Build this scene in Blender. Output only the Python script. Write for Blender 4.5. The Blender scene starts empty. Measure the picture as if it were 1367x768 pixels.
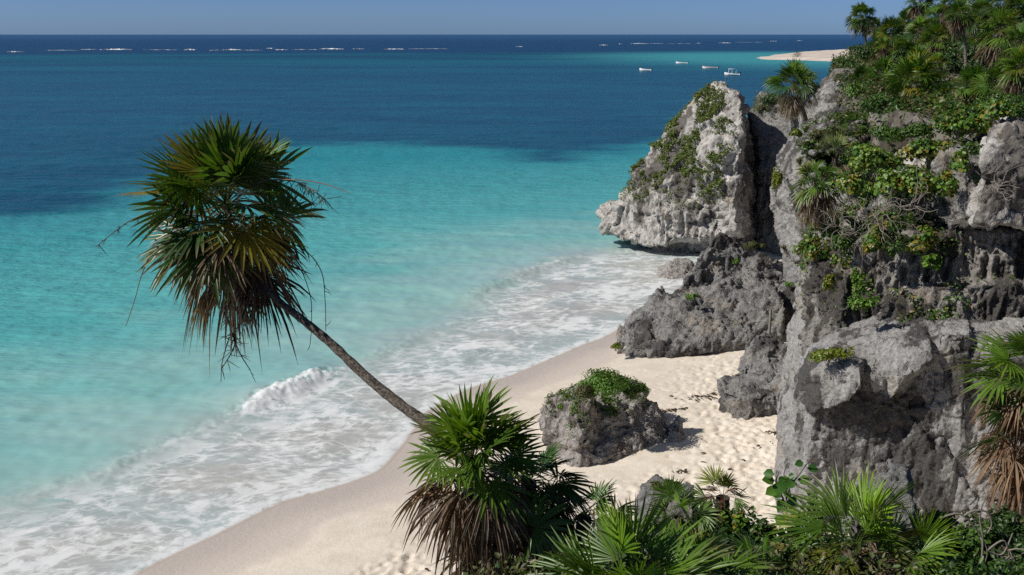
import bpy, bmesh, math, random
import numpy as np
from mathutils import Vector, Matrix

# ------------------------------------------------------------------ camera, sky, sun, exposure
SC = bpy.context.scene
COL = SC.collection
FPX, CX, CY = 1400.0, 683.5, 384.0
HC = 14.0
PITCH = math.atan((384 - 46) / FPX)
cam_d = bpy.data.cameras.new('camera')
cam = bpy.data.objects.new('camera', cam_d)
COL.objects.link(cam)
cam.location = (0, 0, HC)
cam.rotation_euler = (math.pi / 2 - PITCH, 0, 0)
cam_d.sensor_width = 36
cam_d.lens = 36 * FPX / 1367
cam_d.clip_end = 90000
cam_d.clip_start = 0.1
SC.camera = cam

SUN_EL = math.radians(40)
SUN_A = math.radians(13)          # how far the sun stands behind the camera's left
SDIR = Vector((-math.cos(SUN_EL) * math.cos(SUN_A), -math.cos(SUN_EL) * math.sin(SUN_A), math.sin(SUN_EL)))
sun_d = bpy.data.lights.new('sun', 'SUN')
sun = bpy.data.objects.new('sun', sun_d)
COL.objects.link(sun)
sun.location = (-60, -10, 80)
sun_d.energy = 4.4
sun_d.angle = math.radians(0.5)
sun_d.color = (1.0, 0.945, 0.86)
sun.rotation_euler = (-SDIR).to_track_quat('-Z', 'Y').to_euler()

W = bpy.data.worlds.new('World')
SC.world = W
W.use_nodes = True
wt = W.node_tree
bg = wt.nodes['Background']
sky = wt.nodes.new('ShaderNodeTexSky')
sky.sky_type = 'NISHITA'
sky.sun_disc = False
sky.sun_elevation = SUN_EL
sky.sun_rotation = math.atan2(SDIR.x, SDIR.y)
sky.air_density = 1.0
sky.dust_density = 1.0
sky.ozone_density = 2.0
sky.altitude = 600
tint = wt.nodes.new('ShaderNodeMix')
tint.data_type = 'RGBA'
tint.blend_type = 'MULTIPLY'
tint.inputs[0].default_value = 1.0
tco = wt.nodes.new('ShaderNodeTexCoord')
sepz = wt.nodes.new('ShaderNodeSeparateXYZ')
wt.links.new(tco.outputs['Generated'], sepz.inputs[0])
zr = wt.nodes.new('ShaderNodeValToRGB')
el = zr.color_ramp.elements
el[0].position, el[0].color = 0.0, (0.64, 1.03, 1.98, 1)        # pale marine air low over the sea
el[1].position, el[1].color = 0.40, (0.56, 0.63, 0.72, 1)
e = el.new(0.035)
e.color = (0.49, 0.80, 1.62, 1)
e = el.new(0.14)
e.color = (0.42, 0.60, 1.0, 1)
wt.links.new(sepz.outputs[2], zr.inputs[0])
wt.links.new(zr.outputs[0], tint.inputs[7])
wt.links.new(sky.outputs[0], tint.inputs[6])
wt.links.new(tint.outputs[2], bg.inputs[0])
bg.inputs[1].default_value = 0.064
SC.view_settings.view_transform = 'Standard'
SC.view_settings.look = 'None'
SC.view_settings.exposure = 0.0
SC.view_settings.gamma = 1.0
SC.view_settings.use_curve_mapping = False
SC.render.engine = 'CYCLES'
SC.cycles.use_denoising = False
SC.cycles.max_bounces = 6
SC.cycles.diffuse_bounces = 3
SC.cycles.transmission_bounces = 4
SC.cycles.transparent_max_bounces = 4

rnd = random.Random(7)
RNG = np.random.default_rng(11)

# ------------------------------------------------------------------ picture -> place helpers
_cp, _sp = math.cos(PITCH), math.sin(PITCH)


def ray(px, py):
    r = (px - CX) / FPX
    u = (CY - py) / FPX
    return Vector((r, u * _sp + _cp, u * _cp - _sp))


def P(px, py, Y):
    d = ray(px, py)
    return Vector((0, 0, HC)) + d * (Y / d.y)


def G(px, py, z=0.0):
    d = ray(px, py)
    return Vector((0, 0, HC)) + d * ((z - HC) / d.z)


def PX(px, Y):
    """size in metres of px pixels at distance Y"""
    return px / FPX * Y * 1.02


# ------------------------------------------------------------------ noise
def _hash(ix, iy, iz, seed):
    h = (ix.astype(np.int64) * 374761393 + iy.astype(np.int64) * 668265263 + iz.astype(np.int64) * 2147483647 + seed * 974634777) & 0xFFFFFFFF
    h = ((h ^ (h >> 13)) * 1274126177) & 0xFFFFFFFF
    h = ((h ^ (h >> 16)) * 2246822519) & 0xFFFFFFFF
    return h ^ (h >> 15)


_GR = np.array([[1, 1, 0], [-1, 1, 0], [1, -1, 0], [-1, -1, 0], [1, 0, 1], [-1, 0, 1], [1, 0, -1], [-1, 0, -1],
                [0, 1, 1], [0, -1, 1], [0, 1, -1], [0, -1, -1], [1, 1, 0], [0, -1, 1], [-1, 1, 0], [0, -1, -1]], float)


def perlin(p, seed=0):
    p = np.asarray(p, float)
    i = np.floor(p).astype(np.int64)
    f = p - i
    w = f * f * f * (f * (f * 6 - 15) + 10)
    out = np.zeros(len(p))
    for dx in (0, 1):
        for dy in (0, 1):
            for dz in (0, 1):
                g = _GR[_hash(i[:, 0] + dx, i[:, 1] + dy, i[:, 2] + dz, seed) & 15]
                d = (g * (f - np.array([dx, dy, dz]))).sum(1)
                wx = w[:, 0] if dx else 1 - w[:, 0]
                wy = w[:, 1] if dy else 1 - w[:, 1]
                wz = w[:, 2] if dz else 1 - w[:, 2]
                out += d * wx * wy * wz
    return out


def fbm(p, octv=4, seed=0, gain=0.5):
    p = np.asarray(p, float)
    a, s, t = 1.0, 0.0, np.zeros(len(p))
    for k in range(octv):
        t += a * perlin(p * 2.03 ** k, seed + k)
        a *= gain
    return t


def ridged(p, octv=4, seed=0, gain=0.5):
    a, t = 1.0, np.zeros(len(p))
    for k in range(octv):
        t += a * (1 - 2 * np.abs(perlin(p * 2.1 ** k, seed + k)) * 1.4)
        a *= gain
    return t


def worley(p, seed=0):
    i = np.floor(p).astype(np.int64)
    best = np.full(len(p), 9.0)
    for dx in (-1, 0, 1):
        for dy in (-1, 0, 1):
            for dz in (-1, 0, 1):
                c = i + np.array([dx, dy, dz])
                h = _hash(c[:, 0], c[:, 1], c[:, 2], seed)
                q = c + np.stack([(h & 1023) / 1023., ((h >> 10) & 1023) / 1023., ((h >> 20) & 1023) / 1023.], 1)
                best = np.minimum(best, ((q - p) ** 2).sum(1))
    return np.sqrt(best)


def facets(p, seed=0, tilt=0.55):
    """broken, blocky relief: every cell is a tilted plane of its own"""
    i = np.floor(p).astype(np.int64)
    best = np.full(len(p), 9.0)
    sec = np.full(len(p), 9.0)
    val = np.zeros(len(p))
    for dx in (-1, 0, 1):
        for dy in (-1, 0, 1):
            for dz in (-1, 0, 1):
                c = i + np.array([dx, dy, dz])
                h = _hash(c[:, 0], c[:, 1], c[:, 2], seed)
                u = np.stack([(h & 1023) / 1023., ((h >> 10) & 1023) / 1023., ((h >> 20) & 1023) / 1023.], 1)
                h2 = _hash(c[:, 0], c[:, 1], c[:, 2], seed + 5)
                g = np.stack([(h2 & 1023) / 511.5 - 1, ((h2 >> 10) & 1023) / 511.5 - 1, ((h2 >> 20) & 1023) / 511.5 - 1], 1)
                r = p - (c + u)
                d = (r ** 2).sum(1)
                v = (g * r).sum(1) * tilt + (u[:, 0] + g[:, 1] * 0.5) * 0.5
                m = d < best
                sec = np.where(m, best, np.minimum(sec, d))
                val = np.where(m, v, val)
                best = np.where(m, d, best)
    crack = np.sqrt(sec) - np.sqrt(best)
    return val, crack


def sstep(a, b, x):
    t = np.clip((x - a) / (b - a), 0, 1)
    return t * t * (3 - 2 * t)


def xy3(x, y, s):
    return np.stack([x * s, y * s, np.full_like(x, 3.7)], 1)


def seg_dist(pts, poly, closed=False):
    """distance to polyline, sign by side (left of travel = +), arc fraction"""
    n = len(poly)
    best = np.full(len(pts), 1e18)
    sgn = np.zeros(len(pts))
    arc = np.zeros(len(pts))
    tot = 0.0
    for k in range(n if closed else n - 1):
        a = np.array(poly[k][:2], float)
        b = np.array(poly[(k + 1) % n][:2], float)
        ab = b - a
        L = math.hypot(*ab)
        t = np.clip(((pts - a) @ ab) / (L * L), 0, 1)
        q = a + t[:, None] * ab
        d = ((pts - q) ** 2).sum(1)
        c = ab[0] * (pts[:, 1] - a[1]) - ab[1] * (pts[:, 0] - a[0])
        m = d < best
        best[m] = d[m]
        sgn[m] = np.sign(c[m])
        arc[m] = tot + t[m] * L
        tot += L
    return np.sqrt(best), sgn, arc


def inside(pts, poly):
    r = np.zeros(len(pts), bool)
    n = len(poly)
    for k in range(n):
        (x1, y1), (x2, y2) = poly[k][:2], poly[(k + 1) % n][:2]
        if y1 == y2:
            continue
        c = ((y1 > pts[:, 1]) != (y2 > pts[:, 1])) & (pts[:, 0] < (x2 - x1) * (pts[:, 1] - y1) / (y2 - y1) + x1)
        r ^= c
    return r


def smooth_poly(pts, n=6):
    out = []
    p = [Vector((a[0], a[1])) for a in pts]
    for i in range(len(p) - 1):
        p0, p1, p2, p3 = p[max(i - 1, 0)], p[i], p[i + 1], p[min(i + 2, len(p) - 1)]
        for k in range(n):
            t = k / n
            out.append(0.5 * (2 * p1 + (p2 - p0) * t + (2 * p0 - 5 * p1 + 4 * p2 - p3) * t * t + (3 * p1 - p0 - 3 * p2 + p3) * t ** 3))
    out.append(p[-1])
    return [(a.x, a.y) for a in out]


# ------------------------------------------------------------------ mesh helpers
def link_mesh(name, me, mat, parent=None, loc=None):
    o = bpy.data.objects.new(name, me)
    COL.objects.link(o)
    if mat:
        me.materials.append(mat)
    if loc is not None:
        o.location = loc
    if parent is not None:
        o.parent = parent
    return o


def quads(name, V, Q, mat, parent=None, loc=(0, 0, 0), col=None, attrs=None, smooth=False):
    """one mesh of quads; V in the coordinates of its object"""
    V = np.asarray(V, np.float32)
    Q = np.asarray(Q, np.int32)
    me = bpy.data.meshes.new(name)
    me.vertices.add(len(V))
    me.vertices.foreach_set('co', V.ravel())
    me.loops.add(Q.size)
    me.loops.foreach_set('vertex_index', Q.ravel())
    me.polygons.add(len(Q))
    me.polygons.foreach_set('loop_start', np.arange(0, Q.size, 4, dtype=np.int32))
    if smooth:
        me.polygons.foreach_set('use_smooth', np.ones(len(Q), bool))
    me.update(calc_edges=True)
    if col is not None:
        a = me.attributes.new('Col', 'FLOAT_COLOR', 'POINT')
        c = np.ones((len(V), 4), np.float32)
        c[:, :3] = col
        a.data.foreach_set('color', c.ravel())
    for k, v in (attrs or {}).items():
        a = me.attributes.new(k, 'FLOAT', 'POINT')
        a.data.foreach_set('value', np.asarray(v, np.float32))
    return link_mesh(name, me, mat, parent, loc)


class Q:
    """collects quads with a colour per vertex"""

    def __init__(s):
        s.V, s.F, s.C, s.n = [], [], [], 0

    def add(s, v, f, c):
        v = np.asarray(v, float)
        c = np.asarray(c, float)
        if c.ndim == 1:
            c = np.tile(c, (len(v), 1))
        s.V.append(v)
        s.F.append(np.asarray(f, int) + s.n)
        s.C.append(c)
        s.n += len(v)

    def tube(s, pts, rad, c, sides=6, cap=True):
        pts = np.asarray(pts, float)
        n = len(pts)
        rad = np.asarray(rad, float) * np.ones(n)
        tang = np.gradient(pts, axis=0)
        tang /= np.linalg.norm(tang, axis=1)[:, None] + 1e-9
        ref = np.array([0.31, 0.17, 0.93]) if abs(tang[0, 2]) < 0.8 else np.array([0.9, 0.3, 0.1])
        a = np.cross(tang, ref)
        a /= np.linalg.norm(a, axis=1)[:, None] + 1e-9
        b = np.cross(tang, a)
        th = np.arange(sides) / sides * 2 * math.pi
        v = pts[:, None] + rad[:, None, None] * (np.cos(th)[None, :, None] * a[:, None] + np.sin(th)[None, :, None] * b[:, None])
        v = v.reshape(-1, 3)
        i = np.arange(n - 1)[:, None] * sides
        j = np.arange(sides)[None]
        j2 = (j + 1) % sides
        f = np.stack([i + j, i + j2, i + sides + j2, i + sides + j], 2).reshape(-1, 4)
        cc = np.asarray(c, float)
        if cc.ndim == 2:
            cc = np.repeat(cc, sides, 0)
        s.add(v, f, cc)

    def out(s, name, mat, parent=None, loc=(0, 0, 0), smooth=False, origin=None):
        V = np.concatenate(s.V)
        if origin is not None:
            V = V - np.asarray(origin, float)
            if parent is None:
                loc = origin
        return quads(name, V, np.concatenate(s.F), mat, parent, loc, np.concatenate(s.C), None, smooth)


def tag(o, label=None, cat=None, group=None, kind=None):
    if label:
        o['label'] = label
    if cat:
        o['category'] = cat
    if group:
        o['group'] = group
    if kind:
        o['kind'] = kind
    return o


def empty(name, loc):
    o = bpy.data.objects.new(name, None)
    COL.objects.link(o)
    o.location = loc
    o.empty_display_size = 0.2
    return o


def dup(root, loc, rotz=0.0, scale=1.0, tilt=(0, 0)):
    r = root.copy()
    COL.objects.link(r)
    r.location = loc
    r.rotation_euler = (tilt[0], tilt[1], rotz)
    r.scale = (scale, scale, scale)
    for ch in list(root.children):
        c = ch.copy()
        COL.objects.link(c)
        c.parent = r
    return r


# ------------------------------------------------------------------ materials
class NT:
    def __init__(s, name):
        s.m = bpy.data.materials.new(name)
        s.m.use_nodes = True
        s.t = s.m.node_tree
        s.bsdf = s.t.nodes['Principled BSDF']
        s.outn = s.t.nodes['Material Output']

    def new(s, kind, **kw):
        n = s.t.nodes.new('ShaderNode' + kind)
        for k, v in kw.items():
            setattr(n, k, v)
        return n

    def set(s, sock, v):
        if isinstance(v, bpy.types.NodeSocket):
            s.t.links.new(v, sock)
        elif isinstance(v, (tuple, list)):
            sock.default_value = tuple(v) + ((1,) if len(v) == 3 and len(sock.default_value) == 4 else ())
        else:
            sock.default_value = v

    def pos(s):
        return s.new('NewGeometry').outputs['Position']

    def scale(s, v, sc, rotz=0.0):
        n = s.new('Mapping')
        s.set(n.inputs[0], v)
        n.inputs['Scale'].default_value = sc if isinstance(sc, tuple) else (sc, sc, sc)
        n.inputs['Rotation'].default_value = (0, 0, rotz)
        return n.outputs[0]

    def noise(s, v, scale=1.0, detail=5, rough=0.55, dist=0.0, col=False):
        n = s.new('TexNoise')
        s.set(n.inputs['Vector'], v)
        n.inputs['Scale'].default_value = scale
        n.inputs['Detail'].default_value = detail
        n.inputs['Roughness'].default_value = rough
        n.inputs['Distortion'].default_value = dist
        return n.outputs['Color' if col else 'Fac']

    def voro(s, v, scale=1.0, feature='F1'):
        n = s.new('TexVoronoi', feature=feature)
        s.set(n.inputs['Vector'], v)
        n.inputs['Scale'].default_value = scale
        return n.outputs['Distance']

    def ramp(s, v, a, b, lo=0.0, hi=1.0):
        n = s.new('MapRange', interpolation_type='SMOOTHSTEP')
        s.set(n.inputs[0], v)
        for k, x in zip((1, 2, 3, 4), (a, b, lo, hi)):
            s.set(n.inputs[k], x)
        return n.outputs[0]

    def math(s, op, a, b=0.0, clamp=False):
        n = s.new('Math', operation=op, use_clamp=clamp)
        s.set(n.inputs[0], a)
        s.set(n.inputs[1], b)
        return n.outputs[0]

    def mix(s, f, a, b, mode='MIX'):
        n = s.new('Mix', data_type='RGBA', blend_type=mode)
        s.set(n.inputs[0], f)
        s.set(n.inputs[6], a)
        s.set(n.inputs[7], b)
        return n.outputs[2]

    def attr(s, name, out='Fac'):
        return s.new('Attribute', attribute_name=name).outputs[out]

    def bump(s, h, strength=0.5, dist=0.05, nrm=None):
        n = s.new('Bump')
        n.inputs['Strength'].default_value = strength
        n.inputs['Distance'].default_value = dist
        s.set(n.inputs['Height'], h)
        if nrm is not None:
            s.set(n.inputs['Normal'], nrm)
        return n.outputs[0]

    def vadd(s, a, b, f):
        n = s.new('VectorMath', operation='MULTIPLY_ADD')
        s.set(n.inputs[0], b)
        n.inputs[1].default_value = (f, f, f)
        s.set(n.inputs[2], a)
        return n.outputs[0]

    def done(s, color, rough=0.9, normal=None, spec=None):
        s.set(s.bsdf.inputs['Base Color'], color)
        s.set(s.bsdf.inputs['Roughness'], rough)
        if normal is not None:
            s.set(s.bsdf.inputs['Normal'], normal)
        if spec is not None:
            s.set(s.bsdf.inputs['Specular IOR Level'], spec)
        return s.m


def rock_mat(name, light, mid, dark, stain=0.5, fine=5.0, big=0.33, warm=(0.36, 0.29, 0.21)):
    n = NT(name)
    p = n.pos()
    warpv = n.noise(p, 0.8, 3, 0.5, 0, True)
    pw = n.vadd(p, warpv, 0.7)
    patch = n.noise(pw, big, 6, 0.62)
    streak = n.noise(n.scale(pw, (1.3, 1.3, 0.28)), 1.0, 7, 0.66)
    fin = n.noise(p, fine, 8, 0.68)
    fin2 = n.noise(p, fine * 3.3, 6, 0.7)
    pit = n.voro(n.vadd(p, warpv, 0.5), fine * 1.1)
    c = n.mix(n.ramp(fin, 0.36, 0.66), mid, light)
    c = n.mix(n.math('MULTIPLY', n.ramp(n.noise(p, 0.9, 4, 0.6), 0.52, 0.72), 0.55), c, warm)
    m = n.math('ADD', n.math('MULTIPLY', patch, 0.55), n.math('MULTIPLY', streak, 0.45))
    m = n.math('ADD', m, n.math('MULTIPLY', n.math('SUBTRACT', fin, 0.5), 0.22))
    lo = 0.565 - 0.17 * stain
    m = n.ramp(m, lo, lo + 0.055)
    c = n.mix(n.math('MULTIPLY', m, 0.86), c, dark)
    spk = n.ramp(fin2, 0.56, 0.72)
    c = n.mix(n.math('MULTIPLY', spk, 0.55), c, dark)
    spl = n.ramp(n.noise(p, fine * 2.1, 5, 0.7), 0.60, 0.72)
    c = n.mix(n.math('MULTIPLY', spl, 0.5), c, light)
    h = n.math('ADD', n.math('MULTIPLY', fin, 0.8), n.math('MULTIPLY', fin2, 0.35))
    h = n.math('ADD', h, n.math('MULTIPLY', n.ramp(pit, 0.05, 0.45), 0.25))
    return n.done(c, 0.92, n.bump(h, 1.0, 0.15), 0.15)


def leaf_mat(name, rough=0.45, trans=0.3, spec=0.4, gain=1.0):
    n = NT(name)
    c = n.attr('Col', 'Color')
    v = n.noise(n.pos(), 9.0, 3, 0.6)
    c2 = n.mix(1.0, c, n.mix(v, (0.6 * gain,) * 3, (1.4 * gain,) * 3), 'MULTIPLY')
    n.done(c2, rough, None, spec)
    tr = n.new('BsdfTranslucent')
    n.set(tr.inputs[0], n.mix(1.0, c2, (1.5, 1.35, 0.6), 'MULTIPLY'))
    mx = n.new('MixShader')
    mx.inputs[0].default_value = trans
    n.t.links.new(n.bsdf.outputs[0], mx.inputs[1])
    n.t.links.new(tr.outputs[0], mx.inputs[2])
    n.t.links.new(mx.outputs[0], n.outn.inputs[0])
    return n.m


def bark_mat():
    n = NT('palm_bark')
    p = n.pos()
    f = n.noise(p, 30, 5, 0.65)
    g = n.noise(n.scale(p, (9, 9, 22)), 1.0, 4, 0.6)
    c = n.mix(n.ramp(f, 0.35, 0.7), (0.055, 0.045, 0.036), (0.20, 0.175, 0.145))
    c = n.mix(n.ramp(g, 0.5, 0.66), c, (0.035, 0.028, 0.022))
    c = n.mix(1.0, c, n.attr('Col', 'Color'), 'MULTIPLY')
    return n.done(c, 0.9, n.bump(n.math('ADD', f, g), 0.7, 0.02), 0.2)


def plain(name, color, rough=0.5, var=0.15, scale=6.0):
    n = NT(name)
    v = n.noise(n.pos(), scale, 4, 0.6)
    d = tuple(x * (1 - var) for x in color)
    l = tuple(min(1, x * (1 + var)) for x in color)
    return n.done(n.mix(v, d, l), rough)


M_ROCK_CLIFF = rock_mat('cliff_limestone', (0.42, 0.408, 0.392), (0.24, 0.233, 0.224), (0.055, 0.051, 0.048), 0.50, 4.2)
M_ROCK_UPPER = rock_mat('upper_cliff_limestone', (0.38, 0.365, 0.345), (0.22, 0.21, 0.198), (0.05, 0.046, 0.043), 0.50, 4.8, 0.6)
M_ROCK_WALL = rock_mat('cliff_wall_limestone', (0.44, 0.43, 0.42), (0.275, 0.268, 0.262), (0.052, 0.049, 0.047), 0.43, 5.0, 0.42, (0.38, 0.33, 0.27))
M_ROCK_FLUTED = rock_mat('fluted_limestone', (0.38, 0.36, 0.335), (0.22, 0.205, 0.19), (0.055, 0.049, 0.045), 0.46, 5.5, 0.5)
M_ROCK_SEA = rock_mat('sea_rock_limestone', (0.58, 0.56, 0.53), (0.33, 0.31, 0.288), (0.085, 0.074, 0.065), 0.35, 2.6, 0.25)
M_ROCK_GREY = rock_mat('grey_karst', (0.34, 0.334, 0.326), (0.19, 0.186, 0.181), (0.062, 0.058, 0.056), 0.36, 6.0)
M_ROCK_BROWN = rock_mat('brown_karst', (0.48, 0.46, 0.44), (0.29, 0.265, 0.245), (0.075, 0.062, 0.055), 0.22, 5.0, 0.5, (0.22, 0.12, 0.075))
M_FROND = leaf_mat('palm_frond', 0.36, 0.30, 0.5)
M_DEAD = leaf_mat('dead_frond', 0.8, 0.18, 0.2)
M_LEAF = leaf_mat('shrub_leaf', 0.42, 0.28, 0.4)
M_TWIG = plain('grey_twig', (0.22, 0.195, 0.165), 0.9, 0.35, 20)
M_BARK = bark_mat()
# ------------------------------------------------------------------ shoreline, foam line, sea floor zones
def gp(l, z=0.0):
    return [(G(a, b, z).x, G(a, b, z).y) for a, b in l]


SHORE = [(-26.0, 8.0), (-16.5, 19.0)] + smooth_poly(gp([(60, 838), (184, 768), (239, 739), (295, 713), (376, 673), (427, 658), (491, 637), (516, 622),
                                                        (545, 588), (578, 548), (629, 520), (684, 502), (734, 481), (766, 467), (808, 451), (838, 436), (880, 428), (940, 400), (1000, 372), (1050, 345)]), 5) + [(40.0, 78.0), (70.0, 110.0)]
OUTER = smooth_poly([(-60.0, 22.0)] + gp([(-160, 690), (0, 672), (60, 655), (120, 640), (185, 606), (250, 580), (330, 553), (395, 520), (428, 508), (480, 486),
                                          (560, 452), (622, 420), (640, 398), (690, 372), (745, 350), (800, 338), (845, 330), (905, 326)]) + [(40.0, 82.0)], 5)
EDGE = smooth_poly([(-150.0, 62.0), (-90.0, 70.0)] + gp([(0, 305), (80, 297), (150, 290), (205, 262), (300, 214), (380, 198), (480, 196), (570, 197), (655, 203), (690, 216), (755, 217), (800, 207), (850, 203), (930, 180), (1010, 150)]) + [(120.0, 190.0)], 5)


def shore_sd(pts):
    d, s, arc = seg_dist(pts, SHORE)
    return d * s, arc          # + seaward (left of travel)


def sea_wave(pts):
    """height and foam of the breaking waves"""
    z = np.zeros(len(pts))
    fm = np.zeros(len(pts))
    turb = perlin(xy3(pts[:, 0], pts[:, 1], 1.6), 5)
    for line, h, wf, wb, foam in WAVES:
        d, s, arc = seg_dist(pts, line)
        L = sum(math.dist(line[i], line[i + 1]) for i in range(len(line) - 1))
        t = arc / L
        env = sstep(0.0, 0.22, t) * (1 - sstep(0.72, 1.0, t))
        off = d * s + 0.12 * turb              # + seaward of crest
        off = off + 0.45 * perlin(xy3(pts[:, 0], pts[:, 1], 0.33), 9)
        prof = np.where(off > 0, np.exp(-(off / wb) ** 2), np.exp(-(off / wf) ** 2))
        far = (d < 12)
        loc = 0.25 + 0.75 * sstep(0.40, 0.56, t) * (1 - sstep(0.70, 0.84, t)) if foam > 1 else 1.0
        z += np.where(far, h * env * prof * loc * (1 + 0.22 * np.where(off < 0.5, perlin(xy3(pts[:, 0], pts[:, 1], 2.6), 77) + perlin(xy3(pts[:, 0], pts[:, 1], 5.2), 78), 0)), 0)
        fr = np.where(off > 0, np.exp(-(off / 0.28) ** 2), np.exp(-(off / (wf * 1.9)) ** 2))
        brk = (0.20 + 0.80 * sstep(0.42, 0.58, t) * (1 - sstep(0.68, 0.82, t))) * sstep(0.05, .25, t) * (1 - sstep(.8, .98, t))
        fm += np.where(far, foam * brk * fr, 0)
    return z, fm


WAVES = [
    (smooth_poly(gp([(60, 660), (150, 622), (250, 580), (330, 551), (395, 516), (428, 503), (475, 490), (540, 468)])), 0.36, 0.7, 2.6, 1.5),
    (smooth_poly(gp([(-260, 705), (-100, 690), (0, 672), (60, 656), (130, 636), (215, 596)])), 0.07, 0.35, 1.6, 0.25),
    (smooth_poly(gp([(610, 412), (650, 388), (700, 366), (750, 347), (820, 336)])), 0.20, 0.7, 2.4, 0.35),
    (smooth_poly(gp([(470, 490), (520, 470), (590, 440), (640, 420)])), 0.10, 0.6, 2.0, 0.15),
    (smooth_poly(gp([(560, 512), (640, 470), (720, 430), (800, 390)])), 0.06, 0.5, 1.5, 0.2),
    (smooth_poly(gp([(230, 690), (330, 640), (420, 600), (500, 560)])), 0.05, 0.5, 1.4, 0.2),
]


def sand_z(x, y):
    pts = np.stack([np.atleast_1d(x), np.atleast_1d(y)], 1).astype(float)
    sd, arc = shore_sd(pts)
    i = -sd
    z = np.where(i < 0, np.maximum(i * 0.085, -2.5), np.where(i < 4, i * 0.10, np.minimum(0.40 + (i - 4) * 0.09, 2.0)))
    z = z + 0.05 * fbm(xy3(pts[:, 0], pts[:, 1], 0.22), 3, 3) * sstep(1.5, 5, i)
    return z


# ------------------------------------------------------------------ the sea: one sheet to the horizon
def build_sea():
    az = np.concatenate([np.linspace(-88, -40, 24, endpoint=False), np.linspace(-40, -28, 40, endpoint=False), np.linspace(-28, 28, 560, endpoint=False), np.linspace(28, 88, 40)])
    az = np.radians(az)
    r = [5.0]
    while r[-1] < 60000:
        q = r[-1]
        r.append(q + (1.0 if q < 19 else 0.11 if q < 48 else 0.2 if q < 78 else q * 0.02))
    r = np.array(r)
    A, R = np.meshgrid(az, r)
    x, y = (R * np.sin(A)).ravel(), (R * np.cos(A)).ravel()
    pts = np.stack([x, y], 1)
    n, m = len(r), len(az)
    near = R.ravel() < 600
    sd = np.full(len(x), 2000.0)
    arc = np.zeros(len(x))
    sd[near], arc[near] = shore_sd(pts[near])
    od, osg, _ = seg_dist(pts[near], OUTER)
    ot = np.full(len(x), 400.0)
    ot[near] = od * osg
    ed, es, _ = seg_dist(pts, EDGE)
    z = np.zeros(len(x))
    cf = np.zeros(len(x))
    nn = R.ravel() < 95
    z[nn], cf[nn] = sea_wave(pts[nn])
    sw = sstep(0.0, 14.0, sd) * (1 - sstep(150, 400, R.ravel()))
    z += sw * (0.10 * perlin(xy3(x * 0.5 + y * 0.2, y, 0.35), 21) + 0.06 * perlin(xy3(x, y, 0.8), 22))
    z += np.where(nn, 0.03 * perlin(xy3(x, y, 1.7), 23) * sstep(0.3, 2, sd), 0)
    z += np.where(nn, (0.025 + 0.03 * perlin(xy3(x, y, 0.8), 24)) * np.exp(-((sd - 0.35) / 0.28) ** 2), 0)
    z = np.where(sd < -3.0, -0.6, z)
    # shallows round the far spit
    sp = np.array([(G(1090, 77).x, G(1090, 77).y)])
    ax = np.stack([(x - sp[0, 0]) / 150.0, (y - sp[0, 1]) / 235.0], 1)
    spit = np.exp(-(ax ** 2).sum(1) ** 1.0)
    i = np.arange(n - 1)[:, None] * m
    j = np.arange(m - 1)[None]
    F = np.stack([i + j, i + j + 1, i + m + j + 1, i + m + j], 2).reshape(-1, 4)[:, ::-1]
    o = quads('sea', np.stack([x, y, z], 1), F, sea_mat(), None, (0, 0, 0), None,
              {'sd': sd, 'outer': ot, 'edge': ed * es, 'crest': cf, 'spit': spit, 'rad': R.ravel(), 'arc': arc}, True)
    tag(o, 'turquoise sea with foaming surf, dark blue farther out to the horizon', 'sea', kind='structure')


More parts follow.
